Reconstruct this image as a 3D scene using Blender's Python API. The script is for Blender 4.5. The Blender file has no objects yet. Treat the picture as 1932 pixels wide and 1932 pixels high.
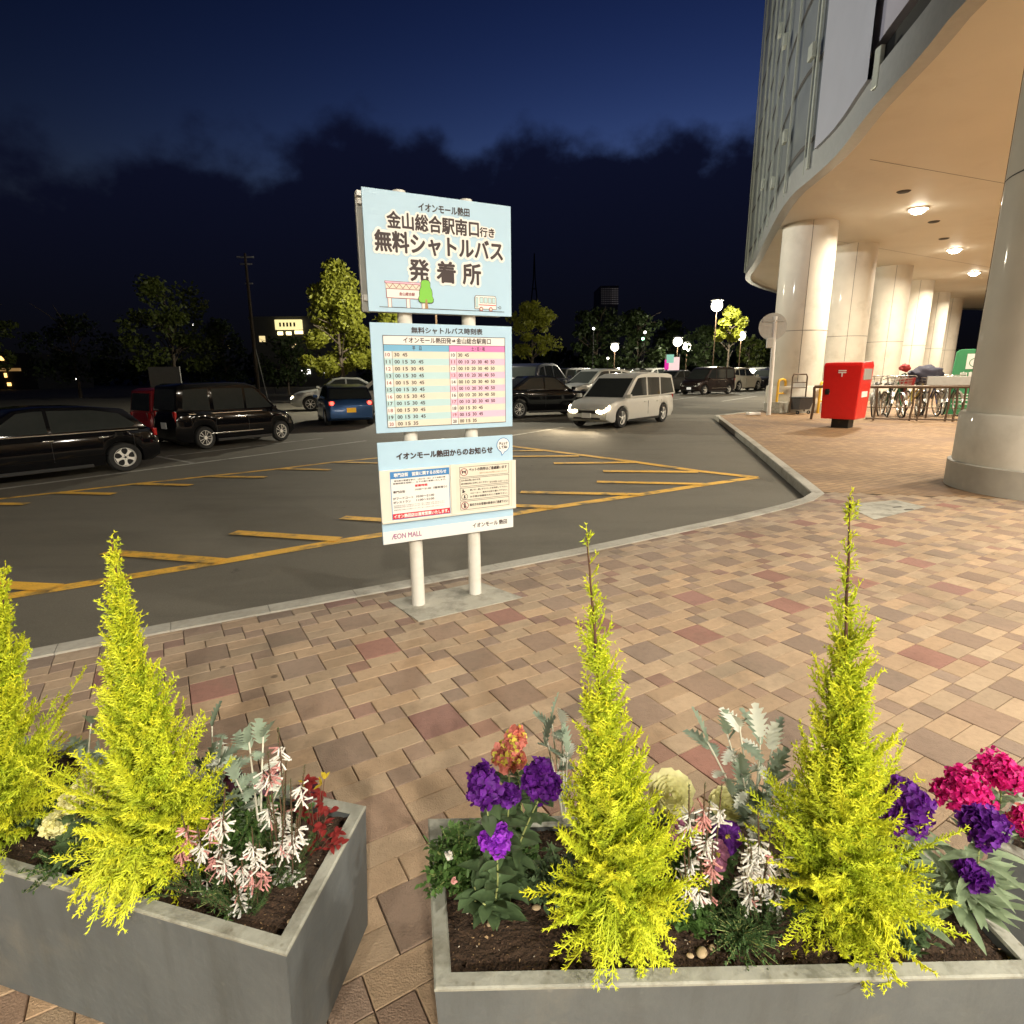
import bpy, bmesh, math, random
import numpy as np
from mathutils import Vector, Matrix, noise
R = math.radians
sc = bpy.context.scene
col = sc.collection
rnd = random.Random(7)

# ------------------------------------------------------------------ camera
CAM_H = 1.6
FPX = 1437.0 / 2532.0            # focal length over picture width
PITCH, ROLL = R(13.4), R(-0.5)
FW = Vector((0, math.cos(PITCH), -math.sin(PITCH)))
UP0 = Vector((0, math.sin(PITCH), math.cos(PITCH)))
RT = Vector((math.cos(ROLL), 0, 0)) + UP0 * math.sin(ROLL)
UPV = Vector((-math.sin(ROLL), 0, 0)) + UP0 * math.cos(ROLL)
cd = bpy.data.cameras.new('camera'); cam = bpy.data.objects.new('camera', cd); col.objects.link(cam)
cd.sensor_width = 36; cd.sensor_fit = 'HORIZONTAL'; cd.lens = 36 * FPX
cd.clip_start = 0.02; cd.clip_end = 3000
m3 = Matrix((RT, UPV, -FW)).transposed()
cam.matrix_world = Matrix.Translation((0, 0, CAM_H)) @ m3.to_4x4()
sc.camera = cam

# survey helpers: where a sight line of the photograph (1932 px wide) meets the ground or a distance
def ray(x, y):
    f = FPX * 1932
    return RT * ((x - 966) / f) - UPV * ((y - 966) / f) + FW
def gp(x, y, z=0.0):
    d = ray(x, y); t = (z - CAM_H) / d.z
    return Vector((0, 0, CAM_H)) + d * t
def at(x, y, Y):
    d = ray(x, y); return Vector((0, 0, CAM_H)) + d * (Y / d.y)
ROAD = -0.13

# ------------------------------------------------------------------ render look
sc.view_settings.view_transform = 'Standard'; sc.view_settings.look = 'None'
sc.view_settings.exposure = 0.0; sc.view_settings.gamma = 1.0
sc.render.engine = 'CYCLES'
try:
    sc.cycles.use_denoising = True
    sc.cycles.max_bounces = 8; sc.cycles.diffuse_bounces = 4; sc.cycles.glossy_bounces = 3
    sc.cycles.sample_clamp_indirect = 6.0
    sc.cycles.use_light_tree = True
except Exception: pass

# ------------------------------------------------------------------ world: dusk sky with a bank of cloud
world = bpy.data.worlds.new('World'); sc.world = world; world.use_nodes = True
nt = world.node_tree; nt.nodes.clear()
def N(t, **kw):
    n = nt.nodes.new(t)
    for k, v in kw.items(): setattr(n, k, v)
    return n
def LK(a, b): nt.links.new(a, b)
out = N('ShaderNodeOutputWorld'); bg = N('ShaderNodeBackground'); LK(bg.outputs[0], out.inputs[0])
sky = N('ShaderNodeTexSky'); sky.sky_type = 'NISHITA'; sky.sun_disc = False
sky.sun_elevation = R(-2); sky.sun_rotation = R(20); sky.altitude = 50
tc = N('ShaderNodeTexCoord'); sep = N('ShaderNodeSeparateXYZ'); LK(tc.outputs['Generated'], sep.inputs[0])
# cloud bank: elevation compared with a noisy ridge height
n1 = N('ShaderNodeTexNoise'); n1.inputs['Scale'].default_value = 6.5; n1.inputs['Detail'].default_value = 7; n1.inputs['Roughness'].default_value = .52
mp = N('ShaderNodeMapping'); mp.inputs['Scale'].default_value = (1.25, 1.25, 1.6); mp.inputs['Location'].default_value = (-6, -4, 1)
LK(tc.outputs['Generated'], mp.inputs['Vector']); LK(mp.outputs[0], n1.inputs['Vector'])
def M(op, a=None, b=None, c=None):
    n = N('ShaderNodeMath', operation=op)
    for i, v in enumerate((a, b, c)):
        if v is None: continue
        if isinstance(v, (int, float)): n.inputs[i].default_value = v
        else: LK(v, n.inputs[i])
    return n.outputs[0]
ridge = M('SUBTRACT', M('ADD', M('MULTIPLY', M('SUBTRACT', n1.outputs['Fac'], .5), .25), .326), M('MULTIPLY', M('MULTIPLY', sep.outputs['X'], sep.outputs['X']), .16))
edge = M('SUBTRACT', sep.outputs['Z'], ridge)
mr = N('ShaderNodeMapRange'); mr.interpolation_type = 'SMOOTHSTEP'
LK(edge, mr.inputs[0]); mr.inputs[1].default_value = -.035; mr.inputs[2].default_value = .03
skymul = N('ShaderNodeMix'); skymul.data_type = 'RGBA'; skymul.blend_type = 'MULTIPLY'; skymul.inputs[0].default_value = 1
gam = N('ShaderNodeGamma'); gam.inputs[1].default_value = 3.0; LK(sky.outputs[0], gam.inputs[0]); LK(gam.outputs[0], skymul.inputs[6]); skymul.inputs[7].default_value = (13.5, 16.5, 32.0, 1)
# cloud: bluish dark near its top, nearly black at the horizon
cr = N('ShaderNodeMapRange'); LK(sep.outputs['Z'], cr.inputs[0]); cr.inputs[1].default_value = .02; cr.inputs[2].default_value = .33
cmix = N('ShaderNodeMix'); cmix.data_type = 'RGBA'; LK(cr.outputs[0], cmix.inputs[0])
cmix.inputs[6].default_value = (.026, .026, .032, 1); cmix.inputs[7].default_value = (.040, .055, .19, 1)
fin = N('ShaderNodeMix'); fin.data_type = 'RGBA'; LK(mr.outputs[0], fin.inputs[0])
LK(cmix.outputs[2], fin.inputs[6]); LK(skymul.outputs[2], fin.inputs[7])
LK(fin.outputs[2], bg.inputs[0]); bg.inputs[1].default_value = 0.1
SKYMUL, CLOUDMIX, BG = skymul, cmix, bg

# lamp powers of the canopy, used by its builder below (watts)
DL = 900.0        # soffit downlights
LAMPS = (6500.0, 1100.0, 7000.0)  # last power is for the assumed lamp behind the sign
ADDED_REAR_LIGHTS = [(7.6, .6, 700.0), (6.6, -4.4, 1300.0), (2.2, -9.2, 2100.0), (9.5, 4.4, 450.0), (-3.2, -11.2, 2000.0)]  # added unseen downlights behind the camera: position and power
FLOOD = 26000.0    # added flood lamp on a mast left of the picture, aimed at the facade

# ------------------------------------------------------------------ mesh helpers
class MB:
    def __init__(s): s.v = []; s.f = []; s.m = []; s.attr = []
    def add(s, verts, faces, mi=0, tint=None):
        o = len(s.v); s.v.extend([tuple(p) for p in verts])
        for f in faces: s.f.append([i + o for i in f]); s.m.append(mi); s.attr.append(tint)
    def poly(s, pts, mi=0, tint=None): s.add(pts, [list(range(len(pts)))], mi, tint)
    def box(s, c, size, rz=0, mi=0, mat=None):
        x, y, z = [q / 2 for q in size]
        P = [Vector((a * x, b * y, d * z)) for d in (-1, 1) for a, b in ((-1, -1), (1, -1), (1, 1), (-1, 1))]
        if mat is not None: P = [mat @ p for p in P]
        elif rz: 
            rm = Matrix.Rotation(rz, 3, 'Z'); P = [rm @ p for p in P]
        c = Vector(c); P = [p + c for p in P]
        s.add(P, [[3, 2, 1, 0], [4, 5, 6, 7], [0, 1, 5, 4], [1, 2, 6, 5], [2, 3, 7, 6], [3, 0, 4, 7]], mi)
    def tube(s, path, rad, n=8, mi=0, cap=True, tint=None):
        path = [Vector(p) for p in path]; k = len(path)
        if not hasattr(rad, '__len__'): rad = [rad] * k
        V = []; ref = None
        for i, p in enumerate(path):
            t = (path[min(i + 1, k - 1)] - path[max(i - 1, 0)])
            if t.length < 1e-9: t = Vector((0, 0, 1))
            t.normalize()
            if ref is None:
                ref = Vector((1, 0, 0)) if abs(t.x) < .8 else Vector((0, 1, 0))
            a = (ref - t * ref.dot(t))
            if a.length < 1e-6: a = t.orthogonal()
            a.normalize(); ref = a; b = t.cross(a)
            for j in range(n):
                w = 2 * math.pi * j / n
                V.append(p + (a * math.cos(w) + b * math.sin(w)) * rad[i])
        F = []
        for i in range(k - 1):
            for j in range(n):
                F.append([i * n + j, i * n + (j + 1) % n, (i + 1) * n + (j + 1) % n, (i + 1) * n + j])
        if cap: F.append(list(range(n))[::-1]); F.append([(k - 1) * n + j for j in range(n)])
        s.add(V, F, mi, tint)
    def lathe(s, prof, n=32, c=(0, 0, 0), axis='Z', mi=0, closed=False):
        V = []; c = Vector(c)
        for r, h in prof:
            for j in range(n):
                w = 2 * math.pi * j / n; a, b = r * math.cos(w), r * math.sin(w)
                V.append(c + (Vector((a, b, h)) if axis == 'Z' else Vector((a, h, b)) if axis == 'Y' else Vector((h, a, b))))
        F = []
        for i in range(len(prof) - 1):
            for j in range(n): F.append([i * n + j, i * n + (j + 1) % n, (i + 1) * n + (j + 1) % n, (i + 1) * n + j])
        if closed: F.append(list(range(n))[::-1]); F.append([(len(prof) - 1) * n + j for j in range(n)])
        s.add(V, F, mi)
    def prism(s, pts, a, b, mi=0):      # polygon pts (2D tuples) mapped by functions a (front), b (back)
        n = len(pts); V = [a(p) for p in pts] + [b(p) for p in pts]
        F = [list(range(n)), list(range(2 * n - 1, n - 1, -1))] + [[i, i + n, (i + 1) % n + n, (i + 1) % n] for i in range(n)]
        s.add(V, F, mi)
    def build(s, name, mats, parent=None, smooth=None, bevel=0, loc=None):
        me = bpy.data.meshes.new(name); me.from_pydata(s.v, [], s.f); me.update()
        if not isinstance(mats, (list, tuple)): mats = [mats]
        for m in mats: me.materials.append(m)
        me.polygons.foreach_set('material_index', s.m)
        if any(t is not None for t in s.attr):
            at_ = me.attributes.new('tint', 'FLOAT_COLOR', 'FACE')
            buf = []
            for t in s.attr: buf.extend((t[0], t[1], t[2], 1.0) if t else (1, 1, 1, 1))
            at_.data.foreach_set('color', buf)
        if bevel:
            bm = bmesh.new(); bm.from_mesh(me)
            bmesh.ops.remove_doubles(bm, verts=bm.verts, dist=1e-5)
            bmesh.ops.recalc_face_normals(bm, faces=bm.faces)
            es = [e for e in bm.edges if len(e.link_faces) == 2 and e.calc_face_angle(0) > R(30)]
            bmesh.ops.bevel(bm, geom=es, offset=bevel, segments=2, profile=.6, affect='EDGES', clamp_overlap=True)
            bm.to_mesh(me); bm.free()
        if smooth is not None:
            me.polygons.foreach_set('use_smooth', [True] * len(me.polygons))
            if smooth < 180: me.set_sharp_from_angle(angle=R(smooth))
        me.update()
        o = bpy.data.objects.new(name, me); col.objects.link(o)
        if parent: o.parent = parent
        if loc is not None: o.location = loc
        return o
def tag(o, label=None, cat=None, group=None, kind=None):
    if label: o['label'] = label
    if cat: o['category'] = cat
    if group: o['group'] = group
    if kind: o['kind'] = kind
    return o
def empty(name, loc=(0, 0, 0), rz=0):
    o = bpy.data.objects.new(name, None); col.objects.link(o); o.location = loc; o.rotation_euler = (0, 0, rz)
    o.empty_display_size = .1; return o
def copy_tree(o, parent=None):
    c = o.copy(); col.objects.link(c)
    if parent: c.parent = parent
    for ch in list(o.children): copy_tree(ch, c)
    return c

# ------------------------------------------------------------------ materials
def mat(name, base, rough=.6, metal=0, var=.12, scale=8, bump=0, bscale=60, coat=0, emit=None, estr=0, trans=0, tint=False, spec=.5, alpha=1, dirt=None, coord='Object', detail=4):
    m = bpy.data.materials.new(name); m.use_nodes = True; t = m.node_tree; p = t.nodes['Principled BSDF']
    p.inputs['Roughness'].default_value = rough; p.inputs['Metallic'].default_value = metal
    p.inputs['Coat Weight'].default_value = coat; p.inputs['Coat Roughness'].default_value = .05
    p.inputs['Specular IOR Level'].default_value = spec
    if emit: p.inputs['Emission Color'].default_value = (*emit, 1); p.inputs['Emission Strength'].default_value = estr
    if trans: p.inputs['Transmission Weight'].default_value = trans
    c4 = (*base, 1)
    tcn = t.nodes.new('ShaderNodeTexCoord')
    nz = t.nodes.new('ShaderNodeTexNoise'); nz.inputs['Scale'].default_value = scale; nz.inputs['Detail'].default_value = detail
    t.links.new(tcn.outputs[coord], nz.inputs['Vector'])
    mx = t.nodes.new('ShaderNodeMix'); mx.data_type = 'RGBA'
    t.links.new(nz.outputs['Fac'], mx.inputs[0])
    mx.inputs[6].default_value = tuple(max(0, b * (1 - var * 1.6)) for b in base) + (1,)
    mx.inputs[7].default_value = tuple(min(1, b * (1 + var * 1.6)) for b in base) + (1,)
    src = mx.outputs[2]
    if tint:
        an = t.nodes.new('ShaderNodeAttribute'); an.attribute_name = 'tint'
        mm = t.nodes.new('ShaderNodeMix'); mm.data_type = 'RGBA'; mm.blend_type = 'MULTIPLY'; mm.inputs[0].default_value = 1
        t.links.new(src, mm.inputs[6]); t.links.new(an.outputs['Color'], mm.inputs[7]); src = mm.outputs[2]
    if dirt:
        dcol, dscale, lo, hi = dirt
        d = t.nodes.new('ShaderNodeTexNoise'); d.inputs['Scale'].default_value = dscale; d.inputs['Detail'].default_value = 6; d.inputs['Roughness'].default_value = .65
        t.links.new(tcn.outputs[coord], d.inputs['Vector'])
        rmp = t.nodes.new('ShaderNodeMapRange'); t.links.new(d.outputs['Fac'], rmp.inputs[0]); rmp.inputs[1].default_value = lo; rmp.inputs[2].default_value = hi
        dm = t.nodes.new('ShaderNodeMix'); dm.data_type = 'RGBA'; t.links.new(rmp.outputs[0], dm.inputs[0])
        t.links.new(src, dm.inputs[6]); dm.inputs[7].default_value = (*dcol, 1); src = dm.outputs[2]
    t.links.new(src, p.inputs['Base Color'])
    if bump:
        b = t.nodes.new('ShaderNodeTexNoise'); b.inputs['Scale'].default_value = bscale; b.inputs['Detail'].default_value = 5
        t.links.new(tcn.outputs[coord], b.inputs['Vector'])
        bp = t.nodes.new('ShaderNodeBump'); bp.inputs['Strength'].default_value = bump; bp.inputs['Distance'].default_value = .01
        t.links.new(b.outputs['Fac'], bp.inputs['Height']); t.links.new(bp.outputs[0], p.inputs['Normal'])
    return m
def leafmat(name, base, trans=.35, rough=.5, var=.25, scale=14, tint=False):
    m = mat(name, base, rough, var=var, scale=scale, tint=tint, spec=.3)
    t = m.node_tree; p = t.nodes['Principled BSDF']; o = [n for n in t.nodes if n.type == 'OUTPUT_MATERIAL'][0]
    tr = t.nodes.new('ShaderNodeBsdfTranslucent'); ms = t.nodes.new('ShaderNodeMixShader'); ms.inputs[0].default_value = trans
    src = p.inputs['Base Color'].links[0].from_socket; t.links.new(src, tr.inputs[0])
    t.links.new(p.outputs[0], ms.inputs[1]); t.links.new(tr.outputs[0], ms.inputs[2]); t.links.new(ms.outputs[0], o.inputs[0])
    return m
def glow(name, c, s): return mat(name, (.8, .8, .8), .5, emit=c, estr=s, var=0)

M_ = {}
M_['tile'] = mat('paving tile', (1, 1, 1), .78, tint=True, var=.15, scale=22, bump=.5, bscale=170, dirt=((.20, .16, .115), 1.1, .54, .84), coord='Object', detail=8)
M_['joint'] = mat('joint sand', (.17, .125, .085), .95, bump=.4, bscale=200)
M_['asphalt'] = mat('asphalt', (.165, .150, .120), .82, var=.28, scale=260, bump=.5, bscale=420, detail=2, dirt=((.125, .112, .085), .35, .52, .75), spec=.35)
M_['kerb'] = mat('kerb stone', (.40, .38, .33), .85, var=.12, scale=30, bump=.3, bscale=160, dirt=((.17, .15, .12), 2.5, .55, .8))
M_['yellow'] = mat('yellow road paint', (.86, .47, .055), .7, var=.14, scale=14, bump=.3, bscale=300, dirt=((.20, .155, .075), 3.4, .50, .66))
M_['whiteline'] = mat('worn white road paint', (.42, .41, .37), .75, var=.2, scale=10, bump=.3, bscale=300, dirt=((.10, .095, .085), 3, .5, .68))
M_['brick'] = None
M_['concrete'] = mat('concrete', (.40, .38, .32), .85, var=.12, scale=9, bump=.3, bscale=90, dirt=((.20, .19, .155), 6, .45, .7))
M_['soffit'] = mat('soffit panel', (.64, .61, .53), .6, var=.05, scale=.6, dirt=((.56, .52, .435), .5, .55, .85), detail=6)
M_['pillar'] = mat('pillar panel', (.64, .595, .51), .58, var=.07, scale=2.2, bump=.06, bscale=20, coat=.04, spec=.35, dirt=((.44, .40, .32), .9, .55, .85), detail=7)
M_['pillar_foot'] = mat('pillar foot band', (.36, .335, .285), .5, var=.1, scale=6)
M_['seam'] = mat('seam', (.06, .055, .05), .8)
M_['fascia'] = mat('fascia metal', (.34, .345, .33), .4, metal=.3, var=.1)
M_['fac_panel'] = mat('facade panel', (.33, .335, .375), .5, var=.05, scale=1.2)
M_['fac_panel2'] = mat('upper facade wall', (.30, .285, .33), .6, var=.07, scale=1.5)
M_['fac_glass'] = mat('facade screen', (.20, .215, .215), .3, metal=.15, var=.3, scale=.6)
M_['mullion'] = mat('mullion', (.42, .44, .38), .4, metal=.2)
M_['black'] = mat('black', (.012, .012, .012), .5)
M_['darkglass'] = mat('tinted glass', (.030, .034, .033), .05, spec=.45, var=.1)
M_['white'] = mat('white paint', (.78, .77, .74), .4, var=.04)
M_['postpaint'] = mat('white post paint', (.74, .72, .66), .5, var=.06, scale=6, dirt=((.4, .36, .28), 7, .66, .85))
M_['planter'] = mat('planter', (.100, .110, .113), .6, var=.16, scale=4, bump=.14, bscale=45, dirt=((.165, .16, .14), 3.2, .56, .80), detail=8)
M_['planter_rim'] = mat('planter rim', (.31, .31, .265), .65, var=.18, scale=14, bump=.2, bscale=70, dirt=((.17, .16, .125), 11, .52, .75), detail=7)
M_['soil'] = mat('soil', (.05, .027, .014), .95, var=.5, scale=120, bump=1, bscale=150, dirt=((.20, .12, .055), 90, .62, .72))
M_['pebble'] = mat('pebble', (.46, .34, .20), .6, var=.2, scale=20)
M_['bark'] = mat('bark', (.10, .05, .03), .9, var=.3, scale=40)
M_['treebark'] = mat('tree bark', (.09, .07, .05), .95, var=.3, scale=12, bump=.5, bscale=20)
M_['rubber'] = mat('rubber', (.018, .018, .018), .8)
M_['alloy'] = mat('alloy wheel', (.92, .90, .84), .35, metal=0, spec=.8, var=.04)
M_['steel'] = mat('steel', (.5, .5, .48), .3, metal=.9, var=.06)
M_['brownsteel'] = mat('brown steel', (.10, .065, .04), .45, metal=.4)
M_['redpaint'] = mat('post box red', (.62, .012, .010), .38, var=.05, coat=.3)
M_['yellowpaint'] = mat('yellow paint', (.70, .40, .03), .4, var=.08)
M_['green'] = mat('green board', (.03, .24, .09), .45, var=.06)
M_['galv'] = mat('grey galvanised', (.42, .42, .40), .45, metal=.4, var=.1)
def rough_asphalt(m):     # aggregate specks, soft patches and a few oil spots on top of the plain asphalt
    t = m.node_tree; p = t.nodes['Principled BSDF']; src = p.inputs['Base Color'].links[0].from_socket; tcn = t.nodes.new('ShaderNodeTexCoord')
    def layer(kind, scale, lo, hi, c, src, f=1.0):
        if kind == 'v': n = t.nodes.new('ShaderNodeTexVoronoi'); n.inputs['Scale'].default_value = scale; o = n.outputs['Distance']
        else: n = t.nodes.new('ShaderNodeTexNoise'); n.inputs['Scale'].default_value = scale; n.inputs['Detail'].default_value = 7; n.inputs['Roughness'].default_value = .7; o = n.outputs['Fac']
        t.links.new(tcn.outputs['Object'], n.inputs['Vector'])
        r = t.nodes.new('ShaderNodeMapRange'); t.links.new(o, r.inputs[0]); r.inputs[1].default_value = lo; r.inputs[2].default_value = hi; r.inputs[4].default_value = f
        x = t.nodes.new('ShaderNodeMix'); x.data_type = 'RGBA'; t.links.new(r.outputs[0], x.inputs[0]); t.links.new(src, x.inputs[6]); x.inputs[7].default_value = (*c, 1); return x.outputs[2]
    src = layer('n', .22, .50, .66, (.125, .115, .092), src, .7)         # aggregate washed bare in broad patches
    src = layer('v', 95, .16, .05, (.34, .31, .26), src, .8)              # pale stones
    src = layer('n', 1.7, .66, .74, (.055, .05, .045), src, .75)          # oil and damp spots
    src = layer('v', .9, .028, .010, (.03, .028, .026), src, .9)          # small drips
    t.links.new(src, p.inputs['Base Color'])
def weather(m, layers, coord='Object'):     # multiply stains over a finished colour: (kind, scale xyz, from, to, colour, strength)
    t = m.node_tree; p = t.nodes['Principled BSDF']; src = p.inputs['Base Color'].links[0].from_socket; tcn = t.nodes.new('ShaderNodeTexCoord')
    for kind, sc3, lo, hi, c, f in layers:
        mpn = t.nodes.new('ShaderNodeMapping'); mpn.inputs['Scale'].default_value = sc3; t.links.new(tcn.outputs[coord], mpn.inputs[0])
        if kind == 'v': n = t.nodes.new('ShaderNodeTexVoronoi'); n.inputs['Scale'].default_value = 1; o = n.outputs['Distance']
        else: n = t.nodes.new('ShaderNodeTexNoise'); n.inputs['Scale'].default_value = 1; n.inputs['Detail'].default_value = 8; n.inputs['Roughness'].default_value = .66; o = n.outputs['Fac']
        t.links.new(mpn.outputs[0], n.inputs['Vector'])
        r = t.nodes.new('ShaderNodeMapRange'); t.links.new(o, r.inputs[0]); r.inputs[1].default_value = lo; r.inputs[2].default_value = hi; r.inputs[4].default_value = f
        x = t.nodes.new('ShaderNodeMix'); x.data_type = 'RGBA'; x.blend_type = 'MULTIPLY'; t.links.new(r.outputs[0], x.inputs[0]); t.links.new(src, x.inputs[6]); x.inputs[7].default_value = (*c, 1); src = x.outputs[2]
    t.links.new(src, p.inputs['Base Color'])

rough_asphalt(M_['asphalt'])
weather(M_['tile'], [('n', (.55, .55, .55), .48, .72, (.66, .63, .60), .8), ('n', (3.2, 3.2, 3.2), .52, .74, (.70, .68, .66), .75), ('n', (38, 38, 38), .50, .75, (.72, .71, .70), .7), ('v', (2.6, 2.6, 2.6), .060, .035, (.36, .35, .34), .8), ('n', (.9, .9, .9), .60, .44, (1.10, 1.09, 1.08), .6)])
weather(M_['asphalt'], [('n', (.35, 1.6, 1), .50, .70, (.74, .74, .75), .7), ('v', (60, 60, 60), .22, .45, (.80, .80, .80), .6)])
weather(M_['planter'], [('n', (14, 14, 1.4), .50, .74, (.72, .70, .66), .7), ('n', (5, 5, 5), .50, .70, (1.22, 1.20, 1.14), .7), ('v', (9, 9, 9), .07, .03, (1.5, 1.45, 1.35), .5)])
weather(M_['planter_rim'], [('n', (30, 30, 30), .50, .70, (.70, .68, .62), .7), ('v', (22, 22, 22), .12, .05, (.55, .5, .42), .7)])
weather(M_['kerb'], [('n', (1.1, 1.1, 1.1), .46, .72, (.62, .60, .56), .8), ('n', (25, 25, 25), .5, .75, (.7, .7, .7), .6)])
weather(M_['yellow'], [('n', (1.2, 1.2, 1.2), .50, .70, (.74, .72, .70), .7), ('n', (60, 60, 60), .52, .68, (.55, .52, .5), .7)])
weather(M_['postpaint'], [('n', (3, 3, 6), .5, .75, (.82, .78, .70), .7)])

# ================================================================== SETTING
# road: one big sheet to the horizon
b = MB(); b.poly([(-900, -60, ROAD), (900, -60, ROAD), (900, 1400, ROAD), (-900, 1400, ROAD)])
tag(b.build('road', M_['asphalt']), kind='structure')

# kerb line (outer edge, road side), left to right, then round the corner and away
KP = [(-420, 1308), (60, 1226), (305, 1179), (661, 1115), (904, 1071), (1061, 1041), (1221, 1008), (1380, 975), (1472, 953), (1511, 941), (1530, 930), (1519, 920), (1475, 884), (1410, 831), (1348, 783.4)]
KW = [gp(x, y).to_2d() for x, y in KP]
KW = [KW[0] + (KW[0] - KW[1]).normalized() * 6] + KW
far_dir = Vector((0.62, 0.785)).normalized()
KW += [KW[-1] + Vector((.8, .62)), KW[-1] + Vector((3.0, 2.9)), KW[-1] + Vector((3.0, 2.9)) + far_dir * 60]
def offset_line(P, d):
    out_ = []
    for i, p in enumerate(P):
        a = (P[i] - P[i - 1]).normalized() if i else (P[1] - P[0]).normalized()
        c = (P[i + 1] - P[i]).normalized() if i < len(P) - 1 else a
        t = (a + c).normalized(); n = Vector((t.y, -t.x))
        k = max(.5, n.dot(Vector((a.y, -a.x))))
        out_.append(p + n * (d / k))
    return out_
KIN = offset_line(KW, .155)          # inner edge of the kerb, pavement side
KTOP = .012
# kerb stones: the strip cut into stones about 0.6 m long
b = MB()
def arclen(P):
    L = [0]
    for i in range(1, len(P)): L.append(L[-1] + (P[i] - P[i - 1]).length)
    return L
def sample(P, L, s):
    for i in range(1, len(P)):
        if s <= L[i] or i == len(P) - 1:
            return P[i - 1].lerp(P[i], (s - L[i - 1]) / max(1e-9, L[i] - L[i - 1]))
LA = arclen(KW)
marks = sorted(set([x for x in LA] + [i * .6 for i in range(int(LA[-1] / .6) + 1)]))
for i in range(len(marks) - 1):
    s0, s1 = marks[i], marks[i + 1]
    if s1 - s0 < .01: continue
    # matching inner points by the same segment fraction
    def pair(s):
        for j in range(1, len(KW)):
            if s <= LA[j] + 1e-9:
                f = (s - LA[j - 1]) / (LA[j] - LA[j - 1]); return KW[j - 1].lerp(KW[j], f), KIN[j - 1].lerp(KIN[j], f)
        return KW[-1], KIN[-1]
    e = .003 if (abs(s1 / .6 - round(s1 / .6)) < 1e-6) else 0
    o0, i0 = pair(s0); o1, i1 = pair(s1 - e)
    ch = .012
    q0 = o0 + (i0 - o0) * .08; q1 = o1 + (i1 - o1) * .08
    T = (rnd.uniform(.9, 1.08),) * 3
    b.add([(*o0, ROAD - .05), (*o1, ROAD - .05), (*o1, KTOP - ch), (*o0, KTOP - ch), (*q1, KTOP), (*q0, KTOP), (*i1, KTOP), (*i0, KTOP), (*i1, -.1), (*i0, -.1)],
          [[0, 1, 2, 3], [3, 2, 4, 5], [5, 4, 6, 7], [7, 6, 8, 9]], 0)
tag(b.build('kerb', M_['kerb']), kind='structure')

# bedding under the tiles, closed polygon to the right and behind
bed = [(p.x, p.y, -.012) for p in KIN] + [(90, 60, -.012), (90, -40, -.012), (KIN[0].x - 2, -40, -.012)]
b = MB(); b.poly(bed); tag(b.build('pavement_bed', M_['joint']), kind='structure')

# paving tiles: the real laying pattern on an 8 x 8 grid of 111 mm squares
S = .11093; YAW = R(30.78)
E1 = Vector((math.cos(YAW), math.sin(YAW))); E2 = Vector((math.sin(YAW), -math.cos(YAW)))
O = S * (11.5319 * E1 - 25.6948 * E2)
TAN = (.435, .308, .197); BRN = (.300, .207, .148); RED = (.31, .158, .122)
def tiles_cell():
    T = []
    for (bx, by, ty) in ((0, 0, 1), (4, 4, 1), (4, 0, 2), (0, 4, 2)): T.append((bx, by, 2, 2, 'b1' if ty == 1 else 'b2'))
    for (x, y) in ((2, 2), (7, 2), (3, 3), (6, 3), (6, 6), (3, 6), (7, 7), (2, 7)): T.append((x, y, 1, 1, 's'))
    for y in (0, 1, 4, 5):
        for x in (2, 6): T.append((x, y, 2, 1, 'r'))
    for (x, y) in ((3, 2), (5, 2), (0, 2), (4, 3), (7, 3), (1, 3), (7, 6), (1, 6), (4, 6), (0, 7), (3, 7), (5, 7)): T.append((x, y, 2, 1, 'r'))
    return T
cell = tiles_cell()
def signed(p, a, c):       # > 0 on the pavement side (right of the kerb direction)
    d = c - a; return d.y * (p.x - a.x) - d.x * (p.y - a.y)
segs = [(KIN[i], KIN[i + 1]) for i in range(len(KIN) - 1)]
def near_seg(p):
    best = None
    for a, c in segs:
        d = c - a; t = max(0, min(1, (p - a).dot(d) / d.length_squared)); q = a + d * t
        r = (p - q).length
        if best is None or r < best[0] - 1e-9: best = (r, a, c)
    return best
def clip(poly, a, c):
    o = []
    n = len(poly)
    for i in range(n):
        p, q = poly[i], poly[(i + 1) % n]; sp, sq = signed(p, a, c), signed(q, a, c)
        if sp >= 0: o.append(p)
        if (sp < 0) != (sq < 0): o.append(p.lerp(q, sp / (sp - sq)))
    return o
def inside_pad(p, quad):
    return all(signed(p, quad[i], quad[(i + 1) % 4]) > 0 for i in range(4))
PADQ = [gp(733, 1134).to_2d(), gp(905, 1099).to_2d(), gp(986, 1128).to_2d(), gp(790, 1173).to_2d()]    # concrete footing of the sign
MANQ = [gp(1590, 952).to_2d(), gp(1690, 944).to_2d(), gp(1748, 957).to_2d(), gp(1650, 981).to_2d()]    # concrete slab near the big pillar
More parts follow.
